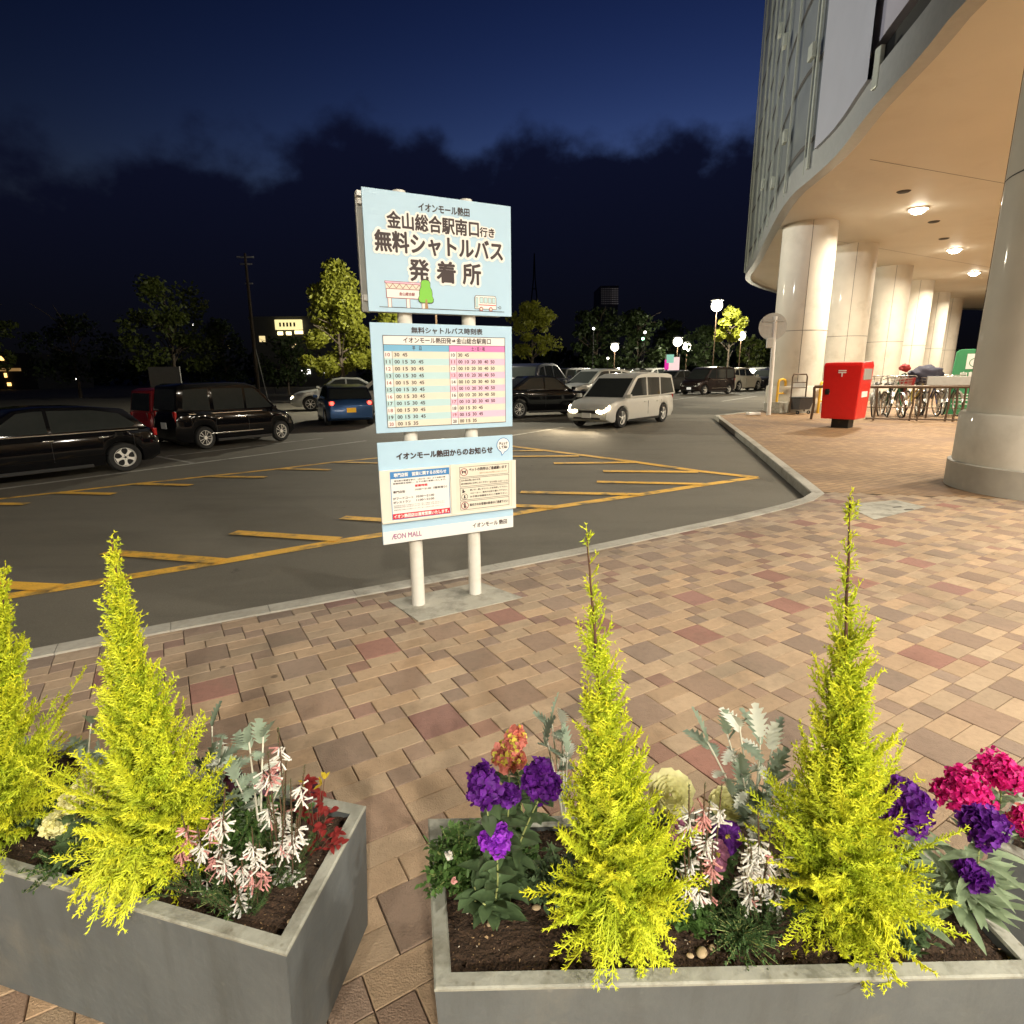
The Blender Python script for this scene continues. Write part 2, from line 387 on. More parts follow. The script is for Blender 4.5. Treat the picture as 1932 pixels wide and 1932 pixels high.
# where the pattern gives way to plain brick paving under the canopy
BL0, BL1 = gp(1545, 928).to_2d(), gp(1800, 938).to_2d()
def beyond(p): return signed(p, BL0, BL1) < 0 and p.x > BL0.x - 1.0 and p.y > 7
b = MB(); J = .0019
for cx in range(-10, 14):
    for cy in range(-7, 8):
        for (x, y, w, h, k) in cell:
            u, v = cx * 8 + x, cy * 8 + y
            ctr = O + E1 * ((u + w / 2) * S) + E2 * ((v + h / 2) * S)
            if ctr.y < -1.6 or ctr.x < -6.5 or ctr.x > 11.5 or ctr.y > 12.5: continue
            if beyond(ctr): continue
            P = [O + E1 * ((u + i) * S + (J if i == 0 else -J)) + E2 * ((v + j) * S + (J if j == 0 else -J)) for i, j in ((0, 0), (w, 0), (w, h), (0, h))]
            r, a, c = near_seg(ctr)
            if signed(ctr, a, c) < 0 and r > .18: continue
            if r < .3: P = clip(P, a, c)
            if len(P) < 3: continue
            if inside_pad(ctr, PADQ) and all(inside_pad(p, PADQ) for p in P): continue
            hsh = random.Random((u * 73856093) ^ (v * 19349663)).random
            hs = [hsh() for _ in range(6)]
            if k == 'r': c3 = TAN
            elif k == 'b1':
                known = {(-4, 4): RED, (-4, -4): RED, (4, -4): RED, (-12, -4): RED, (12, 4): RED, (28, 4): RED, (20, 12): RED, (0, 0): BRN, (-8, 0): BRN, (24, 8): BRN}
                c3 = known.get((u, v), RED if hs[0] < .42 else BRN)
            elif k == 'b2': c3 = BRN
            else: c3 = tuple(q * 1.05 for q in BRN) if hs[0] < .8 else tuple((q + w_) / 2 for q, w_ in zip(BRN, RED))
            # the row next to the kerb is darker and grimy
            g = rnd.uniform(.84, 1.12); tone = rnd.uniform(.955, 1.045)
            c3 = (c3[0] * g * tone, c3[1] * g, c3[2] * g / tone)
            if r < 1.0:
                f = .26 * (1 - r / 1.0); gr = sum(c3) / 3 * .85
                c3 = tuple(q * (1 - f) + gr * f * .9 for q in c3)
            zt = rnd.uniform(-.0012, .0010)
            cen = sum(P, Vector((0, 0))) / len(P)
            top = [p + (cen - p).normalized() * .0030 for p in P]
            n = len(P)
            V = [(p.x, p.y, zt) for p in top] + [(p.x, p.y, zt - .003) for p in P] + [(p.x, p.y, -.013) for p in P]
            F = [list(range(n))] + [[i, n + i, n + (i + 1) % n, (i + 1) % n] for i in range(n)] + [[n + i, 2 * n + i, 2 * n + (i + 1) % n, n + (i + 1) % n] for i in range(n)]
            b.add(V, F, 0, c3)
pv = b.build('pavement', M_['tile']); tag(pv, kind='structure')
me = pv.data; bm = bmesh.new(); bm.from_mesh(me); bmesh.ops.recalc_face_normals(bm, faces=bm.faces)
up_bad = [f for f in bm.faces if abs(f.normal.z) > .9 and f.normal.z < 0]
if up_bad: bmesh.ops.reverse_faces(bm, faces=up_bad)
bm.to_mesh(me); bm.free()

# plain brick paving under the canopy
m = bpy.data.materials.new('brick paving'); m.use_nodes = True; t = m.node_tree; p = t.nodes['Principled BSDF']; p.inputs['Roughness'].default_value = .75
tcn = t.nodes.new('ShaderNodeTexCoord'); mpn = t.nodes.new('ShaderNodeMapping'); mpn.inputs['Rotation'].default_value = (0, 0, -YAW)
bt = t.nodes.new('ShaderNodeTexBrick'); bt.inputs['Scale'].default_value = 1; bt.inputs['Brick Width'].default_value = .22; bt.inputs['Row Height'].default_value = .11; bt.inputs['Mortar Size'].default_value = .006
bt.inputs['Color1'].default_value = (.33, .205, .10, 1); bt.inputs['Color2'].default_value = (.23, .135, .065, 1); bt.inputs['Mortar'].default_value = (.11, .075, .045, 1)
t.links.new(tcn.outputs['Object'], mpn.inputs[0]); t.links.new(mpn.outputs[0], bt.inputs[0])
dn = t.nodes.new('ShaderNodeTexNoise'); dn.inputs['Scale'].default_value = .7; dn.inputs['Detail'].default_value = 6; t.links.new(tcn.outputs['Object'], dn.inputs[0])
dr = t.nodes.new('ShaderNodeMapRange'); dr.inputs[1].default_value = .48; dr.inputs[2].default_value = .72; t.links.new(dn.outputs[0], dr.inputs[0])
dm = t.nodes.new('ShaderNodeMix'); dm.data_type = 'RGBA'; t.links.new(dr.outputs[0], dm.inputs[0]); t.links.new(bt.outputs[0], dm.inputs[6]); dm.inputs[7].default_value = (.17, .10, .06, 1)
t.links.new(dm.outputs[2], p.inputs['Base Color'])
bpn = t.nodes.new('ShaderNodeBump'); bpn.inputs['Strength'].default_value = .4; bpn.inputs['Distance'].default_value = .006; bpn.invert = True
t.links.new(bt.outputs['Fac'], bpn.inputs['Height']); t.links.new(bpn.outputs[0], p.inputs['Normal'])
M_['brick'] = m
ki = max(i for i, q in enumerate(KIN) if q.y < 9.2)
bp0 = [KIN[i] for i in range(len(KIN)) if KIN[i].y > 8.2 and i > 8]
poly = [(BL0.x - .12, BL0.y + .05)] + [(q.x, q.y) for q in bp0] + [(90, 60), (90, -10), (11.6, -10), (11.6, BL0.y + (BL1.y - BL0.y) / (BL1.x - BL0.x) * (11.6 - BL0.x))]
b = MB(); b.poly([(x, y, -.004) for x, y in poly]); tag(b.build('brick_paving', m), kind='structure')
b = MB(); b.poly([(q.x, q.y, .004) for q in MANQ])
d_ = (MANQ[3] - MANQ[0]); e_ = (MANQ[1] - MANQ[0])
for fx, fy in ((.66, .42), (.74, .62)):
    q = MANQ[0] + e_ * fx + d_ * fy; b.add([(*(q + e_ * .0), .008), (*(q + e_ * .16 + d_ * .0), .008), (*(q + e_ * .16 + d_ * .05), .008), (*(q + d_ * .05), .008)], [[0, 1, 2, 3]], 1)
tag(b.build('concrete_slab', [M_['concrete'], M_['seam']]), kind='structure')

# painted markings, each stroke given by its two ends as surveyed and its width in metres
def stroke(b, p, q, w, z=ROAD + .004, mi=0):
    a, c = gp(*p, z), gp(*q, z); d = (c - a).normalized(); n = Vector((d.y, -d.x, 0)) * (w / 2)
    b.add([a - n, c - n, c + n, a + n], [[0, 1, 2, 3]], mi)
yb = MB(); zz = ROAD + .004
def run(b, P, w, z):          # a painted line followed through its surveyed points, mitred
    Q = [gp(x, y, z).to_2d() for x, y in P]; A_, B_ = offset_line(Q, w / 2), offset_line(Q, -w / 2); n = len(Q)
    b.add([(*q, z) for q in A_] + [(*q, z) for q in B_], [[i, i + 1, n + i + 1, n + i] for i in range(n - 1)])
run(yb, [(-420, 1200), (0, 1127), (120, 1108), (415, 1060), (640, 1021), (968, 969.5), (1050, 956), (1207, 933), (1332, 914), (1427, 900.5)], .17, ROAD + .004)
run(yb, [(1428, 900.6), (1316, 888.3), (1196, 871), (1092, 857.5), (1024, 849), (965, 841.5), (868, 828)], .20, ROAD + .008)
run(yb, [(-420, 990), (0, 941), (107, 929.5), (253, 913), (387, 899), (525, 884.5), (628, 872), (711, 864), (905, 845)], .13, ROAD + .004)
for p, q in [((-330, 1086), (105, 1108)), ((201, 1041), (415, 1058)), ((440, 1004), (640, 1017)), ((646, 976), (840, 988)), ((880, 951), (1050, 956)), ((982, 928), (1207, 932.5)), ((1126, 908.5), (1332, 913))]:
    stroke(yb, p, q, .17, ROAD + .012)
for p, q in [((1138, 888.5), (1316, 890)), ((1045, 873.7), (1196, 872)), ((940, 861), (1092, 860)), ((930, 850.7), (1024, 850))]:
    stroke(yb, p, q, .2, ROAD + .012)
for p, q in [((-60, 950), (50, 950.5)), ((107, 929), (215, 931.5)), ((253, 912.5), (361, 915)), ((387, 898.5), (502, 900)), ((525, 884), (624, 886)), ((628, 871.4), (716, 873.4)), ((720, 861), (800, 863))]:
    stroke(yb, p, q, .15, ROAD + .012)
tag(yb.build('hatched_marking', M_['yellow']), kind='structure')
wb_ = MB()
for p, q, w in [((-300, 962), (690, 831.5), .12), ((312, 861), (610, 826.5), .10), ((297, 861), (366, 874), .10), ((940, 825.5), (1062, 806.5), .13), ((955, 795), (1052, 783), .12), ((1262, 755.5), (1341, 744.5), .16), ((1341, 745.5), (1460, 736), .16), ((1362, 757), (1429, 747), .16), ((1385, 744.5), (1452, 740), .16)]:
    stroke(wb_, p, q, w)
tag(wb_.build('bay_line', M_['whiteline']), kind='structure')

# ================================================================== MALL BUILDING
bld = empty('shopping_building', (0, 0, 0))
tag(bld, 'mall building with curved cream soffit on thick round pillars', 'building')
SZ = 7.0
EDGE = [(-16, -13), (-8, -11), (-1, -8.2), (3.4, -3.8), (5.4, .2), (6.25, 5)] + [tuple(gp(x, y, SZ - .1).to_2d()) for x, y in ((1821.6, 0), (1751, 93), (1684, 166), (1636, 219), (1585, 290), (1535, 335), (1487, 374), (1449, 444), (1424, 497))] + [(13.6, 36.0), (15.0, 38.6), (17.2, 41.4), (20.5, 45), (25, 48.6), (31, 52), (39, 55), (48, 57)]  # stretch behind the camera is assumed, added to carry the foreground lights
EDGE = [Vector(p) for p in EDGE]
# smooth the outline
def chaikin(P, k=2):
    for _ in range(k):
        Q = [P[0]]
        for i in range(len(P) - 1): Q += [P[i].lerp(P[i + 1], .25), P[i].lerp(P[i + 1], .75)]
        P = Q + [P[-1]]
    return P
EDGE = chaikin(EDGE)
inner = [(48, -13)]
b = MB(); b.poly([(p.x, p.y, SZ) for p in EDGE] + [(48, -13, SZ)])
b.poly([(p.x, p.y, SZ + .4) for p in EDGE] + [(48, -13, SZ + .4)])
b.build('soffit', M_['soffit'], bld)
# soffit seams and small fittings
b = MB()
for (x0, y0), (x1, y1) in [((9.2, 9.5), (16, 20)), ((9.5, 17), (22, 22)), ((12.5, 26), (30, 36)), ((16, 20), (34, 44)), ((6.6, 4), (30, 9))]:
    a, c = Vector((x0, y0)), Vector((x1, y1)); n = (c - a).normalized(); n = Vector((n.y, -n.x)) * .012
    b.add([(*(a - n), SZ - .004), (*(c - n), SZ - .004), (*(c + n), SZ - .004), (*(a + n), SZ - .004)], [[0, 1, 2, 3]])
b.build('soffit_seam', M_['seam'], bld)
for px, py in ((1705, 361), (1762, 418), (1781, 450)):
    q = gp(px, py, SZ); b = MB(); b.lathe([(.0, -.03), (.16, -.03), (.2, 0)], 20, (q.x, q.y, SZ)); b.build('soffit_vent', M_['seam'], bld, 60)
def wall_band(name, P, z0, z1, m, off=0.0, thick=0):
    Q = offset_line(P, off) if off else P
    b = MB(); n = len(Q)
    V = [(q.x, q.y, z0) for q in Q] + [(q.x, q.y, z1) for q in Q]
    b.add(V, [[i, i + 1, n + i + 1, n + i] for i in range(n - 1)])
    if thick:
        T = offset_line(Q, thick); b.add([(q.x, q.y, z0) for q in Q] + [(q.x, q.y, z0) for q in T], [[i, i + 1, n + i + 1, n + i] for i in range(n - 1)])
        b.add([(q.x, q.y, z1) for q in Q] + [(q.x, q.y, z1) for q in T], [[i, i + 1, n + i + 1, n + i] for i in range(n - 1)])
    return b.build(name, m, bld, 40)
iA = min(range(len(EDGE)), key=lambda i: (EDGE[i] - gp(1640, 215, SZ - .1).to_2d()).length)
iB = min(range(len(EDGE)), key=lambda i: (EDGE[i] - gp(1546, 325, SZ - .1).to_2d()).length)
L0 = EDGE[:iA + 5]; L1 = EDGE[iA:iB + 1]; L2 = EDGE[iB:]
wall_band('fascia', EDGE, SZ - .10, SZ + .62, M_['fascia'], -.03, .3)
wall_band('window_strip', L0, SZ + .60, SZ + 1.35, M_['black'], .22)
wall_band('upper_wall', L0, SZ + 1.25, SZ + 16, M_['fac_panel2'], .04, .4)
wall_band('smooth_panel', L1, SZ + .55, SZ + 16, M_['fac_panel'], -.12, .6)
wall_band('screen', L2, SZ + .1, SZ + 16, M_['fac_glass'], 0)
# vertical fins and slanting floor lines on the curved screen
LL = arclen(L2)
b = MB(); s = .5; fins = []
while s < LL[-1]:
    q = sample(L2, LL, s); q2 = sample(L2, LL, min(LL[-1], s + .1)); d = (q2 - q).normalized() if (q2 - q).length > 1e-6 else Vector((0, 1)); n = Vector((-d.y, d.x))
    fins.append((q, d, n)); s += 2.3
for q, d, n in fins:
    c = q + n * .10
    b.box((c.x, c.y, SZ + 8.1), (.05, .10, 15.8), math.atan2(d.y, d.x) + math.pi / 2)
    c2 = q + n * .03 + d * .5
    b.box((c2.x, c2.y, SZ + 8.1), (.03, .04, 15.8), math.atan2(d.y, d.x) + math.pi / 2)
b.build('fin', M_['mullion'], bld)
b = MB()
for k in range(8):
    z = SZ + .9 + k * 2.0
    P = offset_line(L2, -.02); n = len(P)
    b.add([(q.x, q.y, z) for q in P] + [(q.x, q.y, z + .13) for q in P], [[i, i + 1, n + i + 1, n + i] for i in range(n - 1)])
b.build('floor_line', M_['seam'], bld)
for i, k, z in ((0, 0, 3.2), (1, 0, 1.9), (2, 0, 5.6), (1, 0, 8.2), (3, 0, 7.0), (4, 0, 2.4), (2, 0, 1.2)):
    q, d, n = fins[i]; c = q + n * .2 + d * .22
    b = MB(); b.box((c.x, c.y, SZ + z), (.34, .12, .38), math.atan2(d.y, d.x)); b.build('light_box', M_['mullion'], bld, None, .02)
q = EDGE[iA]; b = MB(); b.box((q.x - .10, q.y - .3, SZ + .62), (.10, .2, .75)); b.build('gutter_box', M_['mullion'], bld, None, .02)
# mall ground-floor wall set back under the canopy
b = MB(); b.box((2, -14.5, SZ / 2), (50, .4, SZ)); b.build('shop_wall', M_['pillar'], bld)

def pillar(cx, cy, rf, rs, seams=(2.55, 5.3), turn=0.0):
    b = MB(); n = 64
    prof = [(rs + .08, .36), (rs + .08, 1.0), (rs + .06, 1.03), (rs, 1.03), (rs, SZ)]
    b.lathe(prof, n, (cx, cy, 0))
    p = b.build('pillar', M_['pillar'], bld, 50)
    b = MB(); b.lathe([(rf, 0), (rf, .35), (rf - .02, .36), (rs, .36)], n, (cx, cy, 0)); b.build('foot_band', M_['pillar_foot'], p, 50)
    b = MB()
    for z in seams:
        b.lathe([(rs + .003, z), (rs + .003, z + .018)], n, (cx, cy, 0))
    for k in range(4):
        w = turn + k * math.pi / 2; c = Vector((cx + (rs) * math.cos(w), cy + (rs) * math.sin(w)))
        b.box((c.x, c.y, (1.16 + SZ) / 2), (.012, .014, SZ - 1.2), w)
    b.build('panel_joint', M_['seam'], p)
    return p
pillar(7.30, 7.75, 1.16, 1.03, (3.95,), R(50))
for i, (x, y) in enumerate([(11.45, 24.0), (15.4, 28.0), (20.7, 33.6), (25.6, 38.9), (31.0, 44.9), (34.6, 48.4)]):
    pillar(x, y, 1.07, .96, (3.1,) if i % 2 == 0 else (3.1,), R(250))

# downlights in the soffit: bowl, lit lens, and its lamp
def downlight(x, y, power, z=SZ, colr=(1.0, .80, .55), size=.34, lens=70, name='downlight', angle=165):
    b = MB(); b.lathe([(.25, -.02), (.29, -.05), (.32, 0)], 24, (x, y, z)); o = b.build(name, M_['white'], bld, 50)
    b = MB(); b.lathe([(0, -.19), (.12, -.17), (.21, -.11), (.25, -.03)], 20, (x, y, z)); b.build('lens', glow_cache(colr, lens), o, 60)
    ld = bpy.data.lights.new('lamp', 'AREA'); ld.shape = 'DISK'; ld.size = size; ld.energy = power; ld.color = colr; ld.spread = R(angle)
    lo = bpy.data.objects.new('lamp', ld); col.objects.link(lo); lo.location = (x, y, z - .21); lo.parent = o
    return o
GC = {}
def glow_cache(c, s):
    k = (c, s)
    if k not in GC: GC[k] = glow('lit lens', c, s)
    return GC[k]
WARM = (1.0, .89, .70); NEUT = (1.0, .93, .79)
for px, py in ((1733, 393), (1801, 470), (1838, 514)):
    q = gp(px, py, SZ); downlight(q.x, q.y, DL, colr=WARM)
for x, y in ((19.6, 37.6), (33.0, 41.5), (12.5, 11.0), (20, 12), (13.5, 7), (26, 22)):  # only the first is seen; the rest are added out of view for light
    downlight(x, y, DL, colr=WARM)
# added unseen downlights in the assumed canopy behind the camera, to light the foreground
for x, y, pw in ADDED_REAR_LIGHTS:
    downlight(x, y, pw, colr=NEUT, size=.5)

# ================================================================== BUS STOP SIGN
def text_polys(s, size=1.0):
    cu = bpy.data.curves.new('lettering', 'FONT'); cu.body = s; cu.size = size; cu.resolution_u = 3
    o = bpy.data.objects.new('lettering', cu); col.objects.link(o)
    bpy.context.view_layer.update()
    dg = bpy.context.evaluated_depsgraph_get(); me = o.evaluated_get(dg).to_mesh()
    V = [(v.co.x, v.co.y) for v in me.vertices]; F = [list(p.vertices) for p in me.polygons]
    o.evaluated_get(dg).to_mesh_clear(); bpy.data.objects.remove(o); bpy.data.curves.remove(cu)
    return V, F
TXT = {}
class Panel:
    """a flat board: local u to the right, z up, d towards the viewer"""
    def __init__(s, org, ang):
        s.o = Vector(org); s.u = Vector((math.cos(ang), math.sin(ang), 0)); s.n = Vector((math.sin(ang), -math.cos(ang), 0))
    def p(s, u, z, d=0): return s.o + s.u * u + Vector((0, 0, z)) + s.n * d
    def rect(s, b, u0, z0, u1, z1, d, mi=0): b.add([s.p(u0, z0, d), s.p(u1, z0, d), s.p(u1, z1, d), s.p(u0, z1, d)], [[0, 1, 2, 3]], mi)
    def frame(s, b, u0, z0, u1, z1, w, d, mi=0):
        s.rect(b, u0, z0, u1, z0 + w, d, mi); s.rect(b, u0, z1 - w, u1, z1, d, mi); s.rect(b, u0, z0 + w, u0 + w, z1 - w, d, mi); s.rect(b, u1 - w, z0 + w, u1, z1 - w, d, mi)
    def poly(s, b, pts, d, mi=0): b.poly([s.p(u, z, d) for u, z in pts], mi)
    def line(s, b, a, c, w, d, mi=0):
        a, c = Vector(a), Vector(c); t = (c - a).normalized(); n = Vector((-t.y, t.x)) * (w / 2)
        s.poly(b, [a - n, c - n, c + n, a + n], d, mi)
    def disc(s, b, u, z, r, d, mi=0, n=28, ry=None): s.poly(b, [(u + r * math.cos(2 * math.pi * i / n), z + (ry or r) * math.sin(2 * math.pi * i / n)) for i in range(n)], d, mi)
    def ring(s, b, u, z, r, w, d, mi=0, n=28):
        P = [(math.cos(2 * math.pi * i / n), math.sin(2 * math.pi * i / n)) for i in range(n)]
        V = [s.p(u + r * a, z + r * c, d) for a, c in P] + [s.p(u + (r - w) * a, z + (r - w) * c, d) for a, c in P]
        b.add(V, [[i, (i + 1) % n, n + (i + 1) % n, n + i] for i in range(n)], mi)
    def box(s, b, u0, z0, u1, z1, d0, d1, mi=0):
        V = [s.p(u, z, d) for d in (d1, d0) for u, z in ((u0, z0), (u1, z0), (u1, z1), (u0, z1))]
        b.add(V, [[0, 1, 2, 3], [7, 6, 5, 4], [0, 4, 5, 1], [1, 5, 6, 2], [2, 6, 7, 3], [3, 7, 4, 0]], mi)
    def text(s, b, t, u0, u1, zb, zt, d, mi=0, bold=0.0, halo=0.0, hmi=0):
        """fit the words into u0..u1 and zb..zt (zt None: keep proportion); bold / halo in metres"""
        if t not in TXT: TXT[t] = text_polys(t)
        V, F = TXT[t]
        xs = [v[0] for v in V]; ys = [v[1] for v in V]
        if not xs: return
        x0, x1, y0, y1 = min(xs), max(xs), min(ys), max(ys)
        sx = (u1 - u0) / (x1 - x0); sy = sx if zt is None else (zt - zb) / (y1 - y0)
        def put(du, dz, dd, m_): b.add([s.p(u0 + (x - x0) * sx + du, zb + (y - y0) * sy + dz, dd) for x, y in V], F, m_)
        if halo:
            for i in range(14):
                w = 2 * math.pi * i / 14; put(halo * math.cos(w), halo * math.sin(w), d + .00006 * i, hmi)
        d += .0012 if halo else 0
        if bold:
            for i in range(8):
                w = 2 * math.pi * i / 8; put(bold * math.cos(w), bold * math.sin(w), d + .00006 * i, mi)
        put(0, 0, d + .0006, mi)

SA = R(27)
pL, pR = gp(790.5, 1141).to_2d(), gp(896, 1119).to_2d(); mid = (pL + pR) / 2
sgn = empty('bus_stop_sign', (0, 0, 0))
tag(sgn, 'pale blue three-board shuttle bus stop sign on two white posts', 'bus stop sign')
U2 = Vector((math.cos(SA), math.sin(SA))); N2 = Vector((math.sin(SA), -math.cos(SA)))
for k in (-1, 1):
    q = mid + U2 * (.2205 * k)
    b = MB(); b.lathe([(.046, .004), (.046, 2.66), (.040, 2.685), (.0, 2.69)], 28, (q.x, q.y, 0)); b.build('post', M_['postpaint'], sgn, 50)
b = MB(); b.prism([(p.x, p.y) for p in PADQ][::-1], lambda p: (p[0], p[1], .005), lambda p: (p[0], p[1], -.06)); b.build('footing', M_['concrete'], sgn)
P0 = Panel((mid.x + N2.x * .062, mid.y + N2.y * .062, 0), SA)
M_['sky'] = mat('sign blue', (.43, .63, .80), .45, var=.03, scale=5)
M_['ink'] = mat('sign ink', (.045, .030, .032), .6, var=0)
M_['paper'] = mat('cream paper', (.72, .68, .58), .5, var=.02)
M_['pwhite'] = mat('sign white', (.82, .81, .79), .45, var=.02)
M_['sblue'] = mat('sign mid blue', (.17, .43, .66), .5, var=.02)
M_['spink'] = mat('sign pink', (.72, .22, .50), .5, var=.02)
M_['lpink'] = mat('sign pale pink', (.78, .50, .66), .5, var=.02)
M_['lblue'] = mat('sign pale blue', (.46, .66, .70), .5, var=.02)
M_['cgreen'] = mat('cartoon green', (.20, .56, .06), .5, var=.02)
M_['cmaroon'] = mat('cartoon maroon', (.33, .09, .10), .5, var=.02)
M_['cbrown'] = mat('cartoon brown', (.38, .22, .10), .5, var=.02)
M_['sred'] = mat('sign red', (.60, .02, .04), .5, var=.02)
M_['hblue'] = mat('header blue', (.05, .22, .52), .5, var=.02)
M_['violet'] = mat('logo violet', (.36, .14, .28), .5, var=.02)
M_['acry'] = mat('acrylic cover edge', (.74, .72, .64), .2, var=.02)
LET = [M_[k] for k in ('ink', 'pwhite', 'sred', 'sblue', 'spink', 'paper', 'violet', 'cmaroon', 'lpink', 'lblue', 'cgreen', 'cbrown', 'hblue')]
INK, WHI, RED_, SBL, SPK, PAP, VIO, MAR, LPK, LBL, CGR, CBR, HBL = range(13)
ua, uz = -.466, .506
# --- destination board
b = MB(); P0.box(b, ua, 1.976, uz, 2.662, 0, .014); pan = b.build('destination_panel', M_['sky'], sgn, None, .002)
b = MB(); D = .016
P0.text(b, 'イオンモール熱田', -.124, .211, 2.568, 2.616, D, INK, bold=.0012)
P0.text(b, '金山総合駅南口', -.324, .272, 2.455, 2.548, D, INK, bold=.0030, halo=.0145, hmi=WHI)
P0.text(b, '行き', .281, .383, 2.460, 2.515, D, INK, bold=.002, halo=.010, hmi=WHI)
P0.text(b, '無料シャトルバス', -.404, .441, 2.322, 2.438, D, INK, bold=.0042, halo=.0195, hmi=WHI)
for t_, c_ in (('発', -.137), ('着', .041), ('所', .218)):
    P0.text(b, t_, c_ - .062, c_ + .062, 2.166, 2.290, D, INK, bold=.0042, halo=.019, hmi=WHI)
b.build('lettering', LET, pan)
b = MB(); z0 = 2.004
P0.line(b, (-.40, z0), (.45, z0), .0035, D, INK)
# station: deck, truss, piers
P0.rect(b, -.352, z0 + .055, -.13, z0 + .108, D, WHI); P0.frame(b, -.354, z0 + .053, -.13, z0 + .110, .004, D + .0006, MAR)
P0.rect(b, -.355, z0 + .110, -.13, z0 + .148, D, PAP)
P0.rect(b, -.358, z0 + .139, -.12, z0 + .151, D + .0004, LPK); P0.frame(b, -.360, z0 + .138, -.12, z0 + .152, .003, D + .0008, MAR)
for i in range(11):
    x = -.352 + i * .021; P0.line(b, (x, z0 + .112 + .026 * (i % 2 == 0)), (x + .021, z0 + .112 + .026 * (i % 2 == 1)), .003, D + .0012, MAR)
for x in (-.345, -.228, -.128):
    P0.rect(b, x, z0, x + .022, z0 + .054, D + .0002, WHI); P0.line(b, (x, z0), (x, z0 + .054), .003, D + .001, MAR); P0.line(b, (x + .022, z0), (x + .022, z0 + .054), .003, D + .001, MAR)
P0.text(b, '金山総合駅', -.272, -.172, z0 + .071, z0 + .091, D + .0008, MAR, bold=.0006)
# round-topped tree
def blob(scale, d, mi):
    cx = -.100
    prof = [(0, .170), (.022, .165), (.030, .150), (.029, .128), (.038, .112), (.041, .092), (.040, .078), (.048, .062), (.046, .045), (.036, .037), (.018, .036), (0, .036)]
    pts = [(cx + x * scale, z0 + .10 + (z - .10) * scale) for x, z in prof] + [(cx - x * scale, z0 + .10 + (z - .10) * scale) for x, z in prof[::-1][1:-1]]
    P0.poly(b, pts, d, mi)
blob(1.08, D + .0016, INK); blob(1.0, D + .0022, CGR)
P0.poly(b, [(-.110, z0), (-.088, z0), (-.094, z0 + .055), (-.104, z0 + .055)], D + .0028, CBR)
# small bus
P0.poly(b, [(.233, z0 + .012), (.392, z0 + .012), (.392, z0 + .085), (.384, z0 + .098), (.244, z0 + .098), (.233, z0 + .085)], D, INK)
P0.poly(b, [(.236, z0 + .015), (.389, z0 + .015), (.389, z0 + .084), (.382, z0 + .095), (.246, z0 + .095), (.236, z0 + .084)], D + .0006, WHI)
for x, w in ((.270, .026), (.300, .026), (.330, .026), (.360, .024)):
    P0.rect(b, x, z0 + .050, x + w, z0 + .086, D + .001, INK); P0.rect(b, x + .002, z0 + .052, x + w - .002, z0 + .084, D + .0014, LBL)
P0.rect(b, .240, z0 + .022, .258, z0 + .084, D + .001, INK); P0.rect(b, .242, z0 + .024, .256, z0 + .082, D + .0014, LBL)
P0.rect(b, .264, z0 + .036, .388, z0 + .041, D + .001, RED_)
for x in (.280, .350): P0.disc(b, x, z0 + .013, .014, D + .0016, MAR); P0.disc(b, x, z0 + .013, .008, D + .002, PAP)
P0.ring(b, .418, z0 + .026, .009, .003, D, INK); P0.line(b, (.400, z0 + .026), (.409, z0 + .026), .003, D, INK)
b.build('illustration', LET, pan)
# --- board on the far side of the posts, its edge shows at the left
b = MB(); P0.box(b, ua - .006, 1.985, uz - .02, 2.655, -.150, -.118); bk = b.build('rear_panel', M_['galv'], sgn, None, .003)
b = MB()
for z in (2.60, 2.05):
    b = MB(); P0.box(b, ua + .0, z, uz - .05, z + .035, -.118, -.095); b.build('bracket', M_['white'], bk)
b = MB(); P0.box(b, ua - .008, 2.637, ua + .10, 2.665, -.118, -.07); b.build('cap', M_['white'], bk)
# --- timetable board
b = MB(); P0.box(b, ua, 1.236, uz, 1.912, 0, .014); tt = b.build('timetable_panel', M_['sky'], sgn, None, .002)
b = MB()
P0.text(b, '無料シャトルバス時刻表', -.205, .285, 1.853, 1.891, D, INK, bold=.001)
ta, tz, tb_, th = -.392, .452, 1.268, 1.838
P0.rect(b, ta, tb_, tz, th, D, WHI)
um = .044; zh = 1.782; zc = 1.742
P0.text(b, 'イオンモール熱田発⇒金山総合駅南口', -.262, .345, 1.793, 1.829, D + .001, INK, bold=.0007)
P0.rect(b, ta, zc, um, zh, D + .0008, SBL); P0.rect(b, um, zc, tz, zh, D + .0008, SPK)
P0.text(b, '平　日', -.205, -.145, zc + .008, zh - .008, D + .0016, INK, bold=.0005); P0.text(b, '土・日・祝', .202, .300, zc + .008, zh - .008, D + .0016, INK, bold=.0005)
rows_l = ['30 45'] + ['00 15 30 45'] * 9 + ['00 15 35']
rows_r = ['30 45'] + ['00 10 20 30 40 50'] * 7 + ['00 15 30 45'] * 2 + ['00 15 35']
rh = (zc - tb_) / 11
